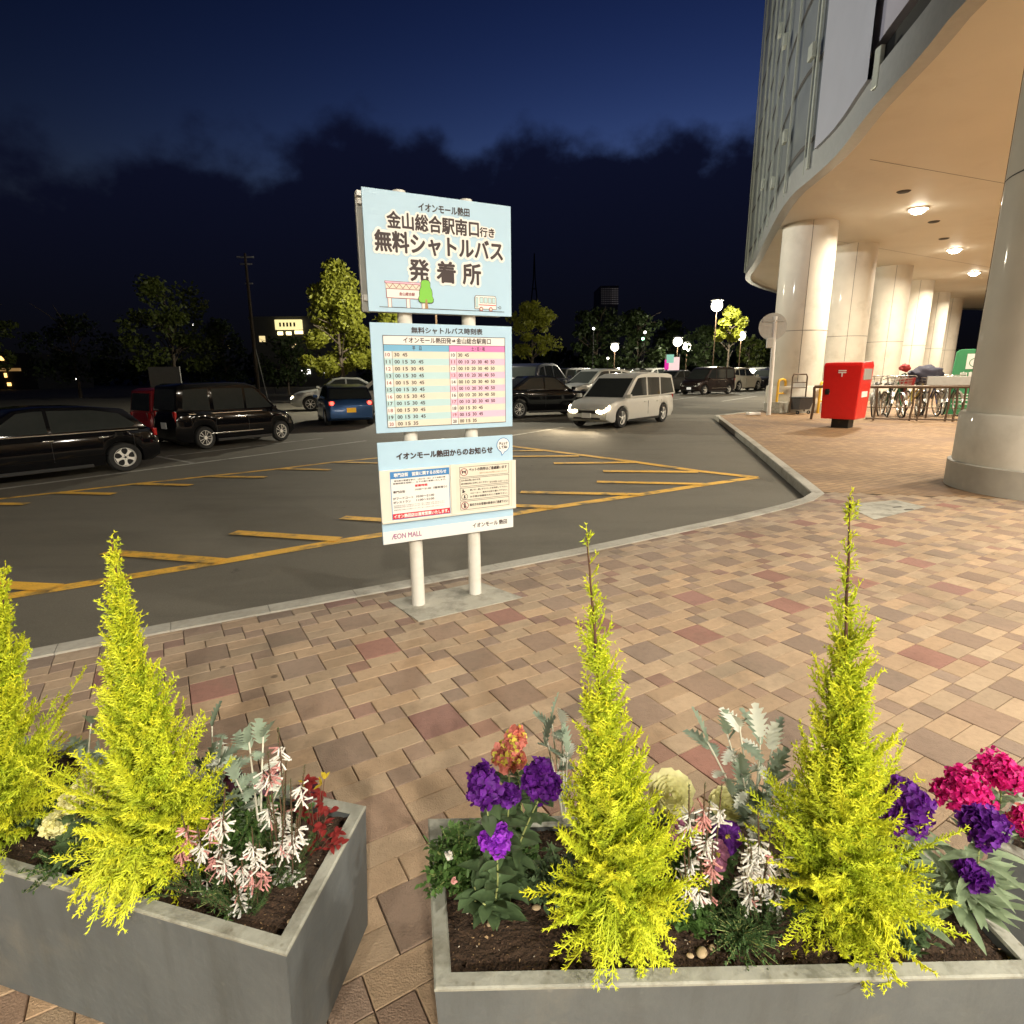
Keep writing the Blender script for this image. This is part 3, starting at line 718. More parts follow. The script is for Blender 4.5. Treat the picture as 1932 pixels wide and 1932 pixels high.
for i in range(11):
    z1 = zc - i * rh; zb = z1 - rh
    if i % 2: P0.rect(b, ta, zb, um, z1, D + .0008, LBL); P0.rect(b, um, zb, tz, z1, D + .0008, LPK)
    else: P0.rect(b, ta + .055, zb, um, z1, D + .0008, PAP); P0.rect(b, um + .05, zb, tz, z1, D + .0008, PAP)
    P0.text(b, str(10 + i), ta + .012, ta + .040, zb + .012, z1 - .010, D + .0016, MAR if i % 2 == 0 else INK, bold=.0005)
    P0.text(b, str(10 + i), um + .012, um + .038, zb + .012, z1 - .010, D + .0016, INK if i % 2 == 0 else MAR, bold=.0005)
    for j, w in enumerate(rows_l[i].split()): P0.text(b, w, ta + .068 + j * .052, ta + .100 + j * .052, zb + .012, z1 - .010, D + .0016, INK, bold=.0006)
    for j, w in enumerate(rows_r[i].split()): P0.text(b, w, um + .062 + j * .047, um + .091 + j * .047, zb + .012, z1 - .010, D + .0016, INK, bold=.0006)
for u in (ta + .054, um + .049): P0.line(b, (u, tb_), (u, zc), .0022, D + .0022, INK)
P0.line(b, (um, tb_), (um, zh), .003, D + .0022, MAR); P0.line(b, (ta, zh), (tz, zh), .0025, D + .0022, INK)
P0.frame(b, ta, tb_, tz, th, .003, D + .0024, INK)
b.build('lettering', LET, tt)
# --- notice board
b = MB(); P0.box(b, ua, .496, uz, 1.176, 0, .014); nb = b.build('notice_panel', M_['sky'], sgn, None, .002)
b = MB()
P0.rect(b, ua + .002, .498, uz - .002, .584, D, WHI)
P0.text(b, 'イオンモール熱田からのお知らせ', -.345, .345, 1.058, 1.102, D, INK, bold=.0022)
P0.disc(b, .430, 1.108, .052, D, HBL); P0.disc(b, .430, 1.108, .047, D + .0006, WHI)
P0.poly(b, [(.408, 1.064), (.445, 1.060), (.418, 1.030)], D - .0004, HBL); P0.poly(b, [(.413, 1.066), (.440, 1.063), (.421, 1.040)], D + .0008, WHI)
P0.text(b, 'チェック', .398, .462, 1.110, 1.130, D + .0014, INK, bold=.0012); P0.text(b, 'してね!', .398, .460, 1.084, 1.104, D + .0014, INK, bold=.0012)
P0.text(b, 'ÆON MALL', -.408, -.200, .527, .562, D + .001, VIO, bold=.0008)
P0.text(b, 'イオンモール 熱田', .180, .452, .532, .566, D + .001, INK, bold=.001)
b.build('lettering', LET, nb)
# clear cover with two posters
class Case(Panel):
    def p(s, u, z, d=0): return Panel.p(s, u, .652 + (z - .628) * .345 / .378, d)
PFULL = P0; P0 = Case(P0.o, SA)
b = MB(); P0.box(b, ua - .002, .628, uz + .012, 1.006, .015, .030); cv = b.build('poster_case', M_['acry'], nb, None, .003)
b = MB(); D2 = .0315
P0.rect(b, -.400, .640, .010, .992, D2, WHI)
P0.frame(b, -.400, .640, .010, .992, .004, D2 + .0004, HBL)
P0.rect(b, -.400, .940, .010, .992, D2 + .0006, HBL); P0.text(b, '専門店街　営業に関するお知らせ', -.375, -.012, .953, .980, D2 + .0012, WHI, bold=.001)
P0.text(b, '愛知県の要請を受け、1月21日（木）より当面の間', -.375, -.020, .918, .930, D2 + .0008, INK, bold=.0003); P0.text(b, '営業時間を短縮し、以下の通り営業いたします。', -.382, -.015, .899, .911, D2 + .0008, INK, bold=.0003)
P0.text(b, '営業時間', -.235, -.150, .869, .886, D2 + .0008, RED_, bold=.0008)
P0.text(b, '専門店街', -.385, -.305, .834, .852, D2 + .0008, INK, bold=.0005); P0.text(b, '10:00〜21:00（通常通り）', -.235, -.010, .842, .858, D2 + .0008, INK, bold=.0005)
P0.text(b, '2Fフードコート', -.388, -.250, .787, .804, D2 + .0008, INK, bold=.0005); P0.text(b, '10:00〜21:00', -.230, -.105, .789, .804, D2 + .0008, INK, bold=.0005)
P0.text(b, '4Fレストラン', -.388, -.270, .759, .776, D2 + .0008, INK, bold=.0005); P0.text(b, '11:00〜21:00', -.230, -.105, .762, .777, D2 + .0008, INK, bold=.0005)
for z in (.738, .726, .707): P0.text(b, '営業時間等は変更となる場合がございます。詳しくは各店へお問い合わせください。', -.385, -.03, z, z + .008, D2 + .0008, INK)
P0.rect(b, -.396, .644, .006, .684, D2 + .0008, RED_); P0.text(b, 'イオン熱田店は通常営業いたします。', -.388, -.002, .651, .677, D2 + .0014, WHI, bold=.0012)
P0.rect(b, .060, .640, .492, .996, D2, PAP)
def rr(u0, z0_, u1, z1_): P0.frame(b, u0, z0_, u1, z1_, .003, D2 + .0006, INK)
rr(.085, .905, .465, .985); rr(.085, .832, .465, .898); rr(.085, .728, .465, .824); rr(.085, .652, .465, .720)
P0.text(b, 'ペットの同伴はご遠慮願います', .155, .448, .948, .972, D2 + .0008, INK, bold=.0008); P0.text(b, '補助犬をお連れのお客様はご利用いただけます', .235, .450, .922, .934, D2 + .0008, CBR)
P0.text(b, '忘れ物お問い合わせ先', .095, .240, .874, .888, D2 + .0008, INK, bold=.0003); P0.text(b, '総合案内所にお申し出ください', .095, .300, .848, .862, D2 + .0008, INK, bold=.0003); P0.text(b, '受付時間 10:00〜21:00', .310, .455, .842, .858, D2 + .0008, INK)
for z, a_ in ((.796, '車いす・車いすスペースを利用して下さい。'), (.770, 'ベビーカー、車内では折り畳んで下さい。'), (.744, 'お子様は保護者の方とご乗車下さい。')): P0.text(b, a_, .160, .452, z, z + .014, D2 + .0008, INK, bold=.0004)
P0.text(b, '車内でのお客様の飲食はご遠慮下さい', .155, .455, .676, .697, D2 + .0008, INK, bold=.0006)
for z in (.945, .686): P0.ring(b, .118, z, .029, .005, D2 + .001, MAR); P0.line(b, (.099, z + .019), (.137, z - .019), .004, D2 + .0014, MAR)
P0.poly(b, [(.103, .935), (.110, .935), (.112, .944), (.125, .944), (.127, .935), (.133, .935), (.132, .950), (.138, .955), (.134, .960), (.126, .953), (.108, .953), (.102, .959)], D2 + .0008, INK)
P0.ring(b, .118, .755, .024, .003, D2 + .001, INK); P0.disc(b, .118, .762, .006, D2 + .001, INK); P0.poly(b, [(.108, .742), (.128, .742), (.121, .757), (.115, .757)], D2 + .0012, INK)
P0.disc(b, .108, .808, .006, D2 + .001, INK); P0.poly(b, [(.100, .786), (.112, .786), (.126, .795), (.112, .802), (.104, .802)], D2 + .001, INK)
P0.disc(b, .118, .701, .006, D2 + .0008, INK); P0.poly(b, [(.110, .668), (.126, .668), (.124, .695), (.112, .695)], D2 + .0008, INK)
b.build('poster', LET, cv)
b = MB()
P0.box(b, .018, .626, .050, 1.010, .030, .036); P0.box(b, ua - .002, .618, uz + .012, .632, .016, .036); P0.box(b, ua - .004, .626, ua + .018, 1.006, .030, .034); P0.box(b, .486, .626, uz + .014, 1.006, .030, .034)
b.build('case_frame', M_['acry'], cv, None, .001)

P0 = PFULL

# ================================================================== PLANTERS
PZ, SOIL = .42, .400
def make_planter(corners, label, depth=PZ):
    """corners: outer rim, anticlockwise seen from above"""
    C = [Vector(c) for c in corners]; cen = sum(C, Vector((0, 0))) / 4
    root = empty('planter_box', (0, 0, 0)); tag(root, label, 'planter', 'grey concrete-look planters on the paving')
    def inset(P, d):
        O_ = []
        for i in range(4):
            a, p, c = P[i - 1], P[i], P[(i + 1) % 4]
            t0 = (p - a).normalized(); t1 = (c - p).normalized(); n0 = Vector((-t0.y, t0.x)); n1 = Vector((-t1.y, t1.x))
            m_ = (n0 + n1).normalized(); O_.append(p + m_ * (d / max(.3, m_.dot(n0))))
        return O_
    IN = inset(C, .034); BT = [cen + (c - cen) * .975 for c in C]
    b = MB()
    V = [(*c, PZ - .004) for c in C] + [(*c, .008) for c in BT]
    b.add(V, [[4 + i, 4 + (i + 1) % 4, (i + 1) % 4, i] for i in range(4)])
    b.add([(*c, PZ - .006) for c in IN] + [(*c, .30) for c in IN], [[i, (i + 1) % 4, 4 + (i + 1) % 4, 4 + i] for i in range(4)])
    b.build('wall', M_['planter'], root)
    RO = inset(C, -.001); RB = inset(C, .003)
    b = MB(); b.add([(*c, PZ - .006) for c in RO] + [(*c, PZ - .001) for c in RO] + [(*c, PZ + .0015) for c in RB] + [(*c, PZ + .0015) for c in inset(C, .031)] + [(*c, PZ - .004) for c in inset(C, .0345)],
          [[k * 4 + i, k * 4 + (i + 1) % 4, (k + 1) * 4 + (i + 1) % 4, (k + 1) * 4 + i] for k in range(4) for i in range(4)])
    b.build('rim', M_['planter_rim'], root)
    # soil: a lumpy sheet inside
    n = 90; b = MB(); V = []
    for j in range(n + 1):
        for i in range(n + 1):
            u, v = i / n, j / n
            p = IN[0].lerp(IN[1], u).lerp(IN[3].lerp(IN[2], u), v)
            z = SOIL + .010 * noise.noise((p.x * 9, p.y * 9, 0)) + .007 * noise.noise((p.x * 60, p.y * 60, 3)) + .004 * noise.noise((p.x * 160, p.y * 160, 7))
            V.append((p.x, p.y, z))
    b.add(V, [[j * (n + 1) + i, j * (n + 1) + i + 1, (j + 1) * (n + 1) + i + 1, (j + 1) * (n + 1) + i] for j in range(n) for i in range(n)])
    so = b.build('soil', M_['soil'], root, 180)
    # crumbs and grit of the soil, past counting
    b = MB(); rr_ = random.Random(len(label))
    for _ in range(1500):
        u, v = rr_.random(), rr_.random(); p = IN[0].lerp(IN[1], u).lerp(IN[3].lerp(IN[2], u), v)
        s = rr_.uniform(.0012, .0045) * (1 if rr_.random() < .93 else 1.8); w = [Vector((rr_.uniform(-1, 1), rr_.uniform(-1, 1), rr_.uniform(-.6, .8))).normalized() * s * rr_.uniform(.6, 1.2) for _k in range(4)]
        z = SOIL + .010 * noise.noise((p.x * 9, p.y * 9, 0)) + .003
        c_ = Vector((p.x, p.y, z)); g_ = rr_.random(); tn = (.34, .22, .11) if g_ < .35 else (.09, .05, .03) if g_ < .85 else (.62, .54, .42)
        b.add([c_ + q for q in w], [[0, 1, 2], [0, 2, 3], [0, 3, 1], [1, 3, 2]], 0, tn)
    g = b.build('grit', M_['grit'], root); tag(g, kind='stuff')
    return root, IN
M_['grit'] = mat('grit', (1, 1, 1), .8, tint=True, var=.1)
v2 = lambda x, y: gp(x, y, PZ).to_2d()
ln, lf = v2(540, 1800), v2(690, 1521); ld_ = (v2(0, 1641) - ln).normalized()
make_planter([ln + ld_ * 1.75, ln, lf, lf + ld_ * 1.72], 'grey planter at the left with red nandina in its near corner')
rn, rf = v2(820, 1866), v2(808, 1545)
rdir = (v2(1932, 1841) - rn).normalized(); ri = v2(1925, 1810)
rr0 = rn + rdir * ((ri - rn).dot(rdir) + .034); bdir = (v2(1849, 1703) - v2(1945, 1803)).normalized()
rlen = (rf - rn).length
rr1 = rr0 + bdir * .46
make_planter([rn, rr0, rr1, rf], 'grey planter in the foreground centre with purple stocks and two gold conifers')
t0_ = v2(1868, 1588); td = (v2(1932, 1619) - t0_).normalized()
tn_ = Vector((-td.y, td.x))
make_planter([t0_, t0_ + td * 1.2, t0_ + td * 1.2 + tn_ * .45, t0_ + tn_ * .45], 'grey planter at the right edge holding magenta stocks')

# ------------------------------------------------------------------ plant pieces
L_ = {}
L_['gold'] = leafmat('gold conifer', (1, 1, 1), .12, .55, var=.12, scale=25, tint=True)
L_['stock'] = leafmat('stock leaf', (.105, .165, .075), .2, .55, var=.2, scale=30)
L_['greyleaf'] = leafmat('grey green leaf', (.22, .29, .17), .2, .6, var=.2, scale=30)
L_['heather'] = leafmat('heather needle', (.060, .115, .036), .15, .6, var=.3, scale=30)
L_['small'] = leafmat('small green leaf', (.10, .19, .05), .25, .5, var=.3, scale=40)
L_['silver'] = leafmat('silver leaf', (.25, .315, .24), .15, .75, var=.18, scale=40)
L_['silverw'] = leafmat('white felted leaf', (.66, .68, .60), .15, .8, var=.12, scale=40)
L_['nandina'] = leafmat('nandina leaf', (.235, .030, .028), .3, .4, var=.35, scale=35)
L_['nandina_y'] = leafmat('young nandina leaf', (.55, .42, .04), .3, .4, var=.3, scale=35)
L_['purple'] = leafmat('purple petal', (.13, .016, .27), .35, .6, var=.6, scale=45)
L_['violet'] = leafmat('violet petal', (.34, .045, .62), .25, .5, var=.3, scale=45)
L_['magenta'] = leafmat('magenta petal', (.66, .018, .22), .25, .5, var=.35, scale=45)
L_['salmon'] = leafmat('salmon petal', (.80, .22, .17), .25, .5, var=.35, scale=45)
L_['lemon'] = leafmat('lemon bud', (.80, .70, .12), .25, .5, var=.2, scale=45)
L_['cream'] = leafmat('cream petal', (.86, .80, .42), .3, .5, var=.15, scale=45)
L_['whitef'] = leafmat('white bell', (.90, .88, .83), .3, .45, var=.06, scale=45)
L_['pinkf'] = leafmat('pink bell', (.82, .38, .36), .3, .45, var=.25, scale=45)
L_['maroonf'] = leafmat('maroon petal', (.055, .012, .03), .2, .5, var=.3, scale=45)
L_['mauve'] = leafmat('mauve petal', (.36, .13, .24), .25, .5, var=.4, scale=45)
L_['stem'] = mat('plant stem', (.30, .34, .12), .6, var=.2, scale=30)
L_['silverstem'] = mat('felted stem', (.62, .60, .50), .8, var=.1, scale=30)

def spike(b, p, d, L, r, tint=None, mi=0):
    a = d.orthogonal().normalized(); c = d.cross(a)
    b.add([p + a * r, p + (a * -.5 + c * .866) * r, p + (a * -.5 - c * .866) * r, p + d * L], [[0, 1, 3], [1, 2, 3], [2, 0, 3]], mi, tint)
def blade(b, p, d, side, L, W, droop=.4, fold=.25, seg=5, mi=0, shape=None):
    """lanceolate leaf: axis bends down by droop, folded along the midrib"""
    d = d.normalized(); side = (side - d * side.dot(d)).normalized(); up = side.cross(d)
    if up.z < 0: up = -up
    V = []; q = Vector(p); dd = d.copy()
    for i in range(seg + 1):
        t = i / seg; w = W * (shape(t) if shape else math.sin(math.pi * min(1, .08 + t * .92)) ** .8 * (1 - .25 * t))
        V += [q - side * w + up * (w * fold), q.copy(), q + side * w + up * (w * fold)]
        dd = (dd - Vector((0, 0, 1)) * (droop / seg)).normalized(); q = q + dd * (L / seg)
    F = []
    for i in range(seg):
        a = i * 3; F += [[a, a + 1, a + 4, a + 3], [a + 1, a + 2, a + 5, a + 4]]
    b.add(V, F, mi)
def rv(r, z0=-1, z1=1):
    w = r.uniform(0, 2 * math.pi); z = r.uniform(z0, z1); s = math.sqrt(max(0, 1 - z * z)); return Vector((s * math.cos(w), s * math.sin(w), z))

def conifer(name, base, tip, prof, seed, label, dens=1.0, bend=(0, 0), hang=(), sparse=.40):
    r = random.Random(seed); base = Vector(base); tip = Vector(tip)
    root = empty(name, base); tag(root, label, 'conifer', 'gold conifers in the planters')
    H = (tip - base)
    def axis(t): 
        k = math.sin(math.pi * t); return H * t + Vector((bend[0] * k, bend[1] * k, 0))
    b = MB(); P = [axis(i / 24) + Vector((.003 * noise.noise((i * .5, seed, 0)), 0, 0)) for i in range(25)]
    b.tube(P, [.0065 * (1 - i / 25) + .0012 for i in range(25)], 7); b.build('stem', M_['bark'], root, 180)
    def rad(t):
        for i in range(1, len(prof)):
            if t <= prof[i][0]:
                f = (t - prof[i - 1][0]) / (prof[i][0] - prof[i - 1][0]); return prof[i - 1][1] * (1 - f) + prof[i][1] * f
        return prof[-1][1]
    b = MB(); hl = H.length
    nb = int(430 * dens * hl / .75); ga = 2.39996
    for i in range(nb):
        t = ((i + r.random()) / nb) ** 1.22 * .985
        w = i * ga + r.uniform(-.4, .4); rr_ = rad(t) * (r.uniform(.78, 1.10) if r.random() < .6 else r.uniform(.40, .85)) * (1 + .42 * noise.noise((math.cos(w) * 1.6, math.sin(w) * 1.6, t * 7 + seed)))
        el = R((12 + 48 * min(1, t * 2.2)) + r.uniform(-30, 30) * (1 - .6 * t)) if t < .9 else R(62 + r.uniform(-12, 14))
        L = rr_ / max(.60, math.cos(el)) * (1.0 if t < .55 else .9)
        if t > .97: L *= .6
        if t > sparse and r.random() < min(.86, (t - sparse) * 2.0): continue
        d = Vector((math.cos(w) * math.cos(el), math.sin(w) * math.cos(el), math.sin(el)))
        spray(b, axis(t), d, max(.012, L), r, curl=.45 if t > .15 else .1)
    for (hw, hl_, ht) in hang:
        d = Vector((math.cos(hw), math.sin(hw), .5)).normalized()
        for k in range(5): spray(b, axis(ht + .055 + .012 * k), (d + rv(r) * .17).normalized(), hl_ * r.uniform(.95, 1.3), r, curl=-1.7)
    spray(b, axis(.95), H.normalized(), hl * .055, r, curl=0, dense=.5)
    b.build('foliage', L_['gold'], root)
    return root
def spray(b, p, d, L, r, curl=.4, dense=1.0):
    """one scale-leaf branch: axis, alternate side twigs, short tips"""
    p = Vector(p); d = d.normalized(); side = d.cross(Vector((0, 0, 1)))
    if side.length < .05: side = Vector((1, 0, 0))
    side.normalize(); side = (Matrix.Rotation(r.uniform(-.9, .9), 3, d) @ side)
    n = max(3, int(L / .0105 * dense)); hue = r.uniform(-.1, .1)
    yel = (.76 + hue * .7, .80 + hue * .25, .04); grn = (.24 + hue * .3, .385, .025)
    q = p.copy(); dd = d.copy(); pts = [q.copy()]
    for i in range(n):
        t = (i + 1) / n
        q = q + dd * (L / n); pts.append(q.copy())
        dd = (dd + Vector((0, 0, 1)) * (curl / n)).normalized()
        if t < .18 and L > .05: continue
        tl = min(.046, L * .42) * (1 - .78 * t) + .007
        for s in ((1, -1) if r.random() < .8 else (1,)):
            sd = (dd * r.uniform(.75, 1.05) + side * s * r.uniform(.6, .95) + rv(r) * .42).normalized()
            f = min(1, .25 + .75 * t * r.uniform(.7, 1.3)); tint = tuple(g * (1 - f) + y * f for g, y in zip(grn, yel))
            k = max(1, int(tl / .0068)); sp = q.copy(); sdd = sd
            spike(b, sp, sdd, tl, .0019, tint)
            for j in range(k):
                sp = sp + sdd * (tl / k)
                if j == k - 1 and k > 1: break
                for s2 in (1, -1):
                    e = (sdd * .8 + side.cross(sdd) * s2 * .35 + sdd.orthogonal() * s2 * .55 + rv(r) * .25).normalized()
                    spike(b, sp, e, r.uniform(.007, .0125) * (1 - .3 * t), .0019, tint)
    tint = tuple(g * .3 + y * .7 for g, y in zip(grn, yel))
    b.tube(pts, [.0013] * (len(pts) - 1) + [.0005], 3, 0, False, tint)
sp_ = lambda x, y: gp(x, y, SOIL)
PROF = [(0, .13), (.05, .185), (.12, .19), (.20, .150), (.29, .108), (.38, .090), (.48, .078), (.60, .064), (.72, .050), (.82, .034), (.90, .020), (1, .006)]
def scaled(k, thin=0): return [(t, w * k * (1 - thin * max(0, t - .45))) for t, w in PROF]
def cyp(base, tip, k, seed, label, **kw):
    q = sp_(*base); tp = at(tip[0], tip[1], q.y + kw.pop('dy', 0.0)); return conifer('conifer', q, tp, scaled(k, kw.pop('thin', 0)), seed, label, **kw)
cyp((-22, 1590), (10, 1068), 1.25, 11, 'gold conifer leftmost of the four, cut by the picture edge', hang=((-2.0, .13, .05),), dens=1.15, sparse=.60)
cyp((304, 1645), (210, 1016), 1.0, 12, 'gold conifer with slanting bare tip beside the pink and white heather', hang=((-2.3, .17, .05), (-1.5, .16, .04), (-2.0, .15, .08), (-1.8, .17, .03)), dens=1.15, sparse=.60)
cyp((1165, 1745), (1107, 1004), .90, 13, 'gold conifer right beside the purple stock flowers', hang=((-1.9, .16, .04), (-1.2, .15, .05), (-.9, .13, .03)), thin=.1, sparse=.42, dens=1.0)
cyp((1580, 1735), (1604, 938), 1.02, 14, 'tallest gold conifer with a long sparse top reaching above the kerb', hang=((-1.3, .13, .05), (-1.0, .13, .06), (-.4, .13, .08), (-2.2, .12, .04)), thin=.6, sparse=.36, dens=1.0)

def leafy_stem(bl, bs, base, top, r, n, L, W, mleaf=0, stemr=.0028, droop=.5, start=.15):
    base, top = Vector(base), Vector(top); k = 8; side = rv(r, -.2, .2) * .012
    P = [base.lerp(top, i / k) + side * math.sin(math.pi * i / k) for i in range(k + 1)]
    bs.tube(P, [stemr * (1 - .4 * i / k) for i in range(k + 1)], 6)
    for i in range(n):
        t = start + (.97 - start) * (i + r.random()) / n; p = base.lerp(top, t) + side * math.sin(math.pi * t); w = i * 2.4 + r.uniform(-.5, .5); el = R(r.uniform(10, 50))
        d = Vector((math.cos(w) * math.cos(el), math.sin(w) * math.cos(el), math.sin(el)))
        blade(bl, p, d, d.cross(Vector((0, 0, 1))), L * r.uniform(.65, 1.15) * (1 - .25 * t), W * r.uniform(.8, 1.2), droop * r.uniform(.5, 1.5), .3, 6, mleaf)
def petal_ball(b, c, rx, rz, r, n, size, mis=(0,), axis=Vector((0, 0, 1))):
    c = Vector(c)
    for i in range(n):
        d = rv(r, -.75, 1); p = c + Vector((d.x * rx, d.y * rx, d.z * rz)) * r.uniform(.70, 1.0)
        nrm = (Vector((d.x / rx, d.y / rx, d.z / rz)).normalized() + rv(r) * .75).normalized(); a = nrm.orthogonal().normalized(); a = Matrix.Rotation(r.uniform(0, 6.28), 3, nrm) @ a; e = nrm.cross(a)
        s = size * r.uniform(.7, 1.15); cu = s * r.uniform(.15, .5)
        g = [p - a * s * .35, p - a * s * .5 + e * s * .5 + nrm * cu * .5, p + e * s * .95 + nrm * cu * .15, p + a * s * .5 + e * s * .5 + nrm * cu * .5, p + a * s * .35, p + e * s * .45 - nrm * cu * .3]
        b.add(g, [[0, 5, 1], [1, 5, 2], [2, 5, 3], [3, 5, 4], [4, 5, 0]], r.choice(mis))
GP = 'bedding plants in the planters'
def stock_plant(label, base, heads, petal, seed, leaf='stock', nl=17, L=.085, W=.0145, buds=None, cat='stock flower', extra=0):
    """heads: (px, py, half-width px, half-height px) of the flower heads in the picture, standing over the base"""
    r = random.Random(seed); q = sp_(*base); root = empty('stock_flower', q); tag(root, label, cat, GP)
    bl, bs = MB(), MB(); hb = []
    for (x, y, hw, hh) in heads:
        c = at(x, y, q.y + r.uniform(-.02, .02)); k = (c - Vector((0, 0, CAM_H))).dot(FW) / (FPX * 1932)
        loc = c - q; rx, rz = hw * k, hh * k; hb.append((loc, rx, rz))
        leafy_stem(bl, bs, Vector((r.uniform(-.012, .012), r.uniform(-.012, .012), 0)), loc - Vector((0, 0, rz * .5)), r, nl, L, W)
    for _ in range(extra):
        w = r.uniform(0, 6.28); leafy_stem(bl, bs, (0, 0, 0), Vector((math.cos(w) * .04, math.sin(w) * .03, r.uniform(.05, .09))), r, 9, L * 1.1, W * 1.1)
    bs.build('stem', L_['stem'], root, 180); bl.build('foliage', L_[leaf], root, 180)
    for loc, rx, rz in hb:
        b = MB(); nl_ = 6
        for _k in range(nl_):
            o_ = rv(r, -.8, 1); petal_ball(b, loc + Vector((o_.x * rx * .42, o_.y * rx * .42, o_.z * rz * .45)), rx * r.uniform(.5, .66), rz * r.uniform(.45, .62), r, int(50 + 900 * rx), r.uniform(.013, .018), (0, 0, 0, 1) if buds else (0,))
        petal_ball(b, loc, rx * .62, rz * .62, r, 110, .019, (0,))
        b.build('flower_head', [L_[petal], L_[buds or petal]], root, 180)
    return root
stock_plant('deep purple stock with heads either side of the coral stock', (955, 1700), [(917, 1482, 37, 44), (1023, 1476, 39, 48), (962, 1497, 20, 20)], 'purple', 31, nl=19, L=.09, W=.016, extra=4)
stock_plant('small bright violet stock low at the front of the planter', (930, 1735), [(936, 1585, 30, 26)], 'violet', 32, nl=16, L=.08, W=.015, extra=3)
stock_plant('coral stock with lemon buds on top behind the purple ones', (990, 1600), [(972, 1400, 26, 28), (960, 1432, 33, 28)], 'salmon', 33, nl=12, buds='lemon')
stock_plant('dark purple stock just right of the tallest conifer', (1712, 1748), [(1704, 1522, 47, 62)], 'purple', 34, 'greyleaf', nl=16, L=.09, W=.012, extra=2)
stock_plant('violet stock with long grey leaves hanging over the planter end', (1800, 1720), [(1853, 1562, 44, 46), (1835, 1648, 30, 26)], 'purple', 35, 'greyleaf', nl=22, L=.125, W=.0125, extra=5)
stock_plant('magenta stock with two heads in the right edge planter', (1880, 1560), [(1820, 1492, 56, 40), (1893, 1458, 46, 46)], 'magenta', 36, 'greyleaf', nl=12)
stock_plant('pink stock half cut by the right picture edge', (1940, 1600), [(1932, 1550, 26, 34)], 'magenta', 37, 'greyleaf', nl=10, buds='salmon')
stock_plant('cream stock with three pale clusters between the two left conifers', (135, 1635), [(160, 1487, 25, 23), (113, 1551, 31, 27), (192, 1497, 23, 28), (135, 1515, 20, 20)], 'cream', 38, nl=12, L=.06)

def heather(label, base, stems, seed, spread=.035, pinks=0.12):
    """stems: (tip px, tip py, flower cluster px y) """
    r = random.Random(seed); q = sp_(*base); root = empty('heather_plant', q); tag(root, label, 'heather', GP)
    bn, bs = MB(), MB(); cl = []
    for (x, y, fy) in stems + [(a_ + r.uniform(-30, 30), c_ + r.uniform(30, 110), d_ + r.uniform(35, 95)) for (a_, c_, d_) in stems if d_ < 1640]:
        tp = at(x, y, q.y + r.uniform(-.03, .03)) - q; b0 = Vector((tp.x * .35 + r.uniform(-.015, .015), tp.y * .4, 0)); k = 9
        P = [b0.lerp(tp, i / k) for i in range(k + 1)]; bs.tube(P, [.0016] * k + [.0006], 5)
        n = int(tp.length / .0011)
        for i in range(n):
            t = .03 + .97 * i / n; p = b0.lerp(tp, t); d = (rv(r, -.1, .9) + (tp - b0).normalized() * .6).normalized(); spike(bn, p, d, r.uniform(.007, .012) * (1 - .45 * t), .0009)
        fz = at(x, fy, q.y).z - q.z; t = max(.1, min(.95, fz / max(.01, tp.z))); cl.append((b0.lerp(tp, t), r.random() < pinks))
    for _ in range(34):
        tp = Vector((r.uniform(-.095, .095), r.uniform(-.085, .10), r.uniform(.035, .125))); b0 = tp * .3; b0.z = 0
        bs.tube([b0, tp], [.0014, .0006], 4); n = int(tp.length / .0013)
        for i in range(n): spike(bn, b0.lerp(tp, i / n), (rv(r, -.1, .9) + tp.normalized() * .6).normalized(), r.uniform(.007, .012), .0010)
    bs.build('stem', M_['bark'], root, 180); bn.build('foliage', L_['heather'], root)
    for c, pk in cl:
        b = MB(); mi = 1 if pk else 0
        for i in range(r.randint(22, 36)):
            w = r.uniform(0, 6.28); el = R(r.uniform(-62, 12)); d = Vector((math.cos(w) * math.cos(el), math.sin(w) * math.cos(el), math.sin(el))); p = c + Vector((0, 0, r.uniform(-.020, .026)))
            L = r.uniform(.018, .031); m_ = mi if r.random() < .85 else 1 - mi if pk else (1 if r.random() < .3 else 0)
            b.tube([p + d * .003, p + d * L * .5, p + d * L * .9, p + d * L], [.0008, .0021, .0019, .0027], 6, m_)
        b.build('flower_cluster', [L_['whitef'], L_['pinkf']], root, 180)
    return root
heather('white heather tucked against the slanting gold conifer', (385, 1672), [(342, 1535, 1566), (372, 1560, 1596), (425, 1478, 1545), (328, 1610, 1636), (402, 1530, 1560)], 41, pinks=.4)
heather('white heather in the middle of the left planter with spent pink tips', (465, 1715), [(420, 1620, 1650), (455, 1610, 1650), (505, 1610, 1650), (440, 1650, 1690), (475, 1560, 1600), (490, 1585, 1615)], 42, pinks=.2)
heather('tall white heather spikes beside the red nandina', (530, 1660), [(525, 1372, 1425), (505, 1418, 1452), (540, 1432, 1555), (575, 1444, 1500), (548, 1470, 1585), (560, 1540, 1590), (528, 1500, 1600)], 43, pinks=.08)
heather('pinkish heather with dark spikes below the cream rosette', (1325, 1720), [(1300, 1480, 1548), (1330, 1478, 1540), (1362, 1480, 1550), (1320, 1560, 1600), (1345, 1585, 1625), (1290, 1600, 1650), (1280, 1640, 1690)], 44, pinks=.35)
heather('pure white heather between the dusty miller and the tallest conifer', (1440, 1735), [(1430, 1520, 1590), (1455, 1560, 1610), (1410, 1580, 1615), (1480, 1590, 1635), (1440, 1600, 1665), (1465, 1650, 1700), (1405, 1640, 1690)], 45, pinks=.05)

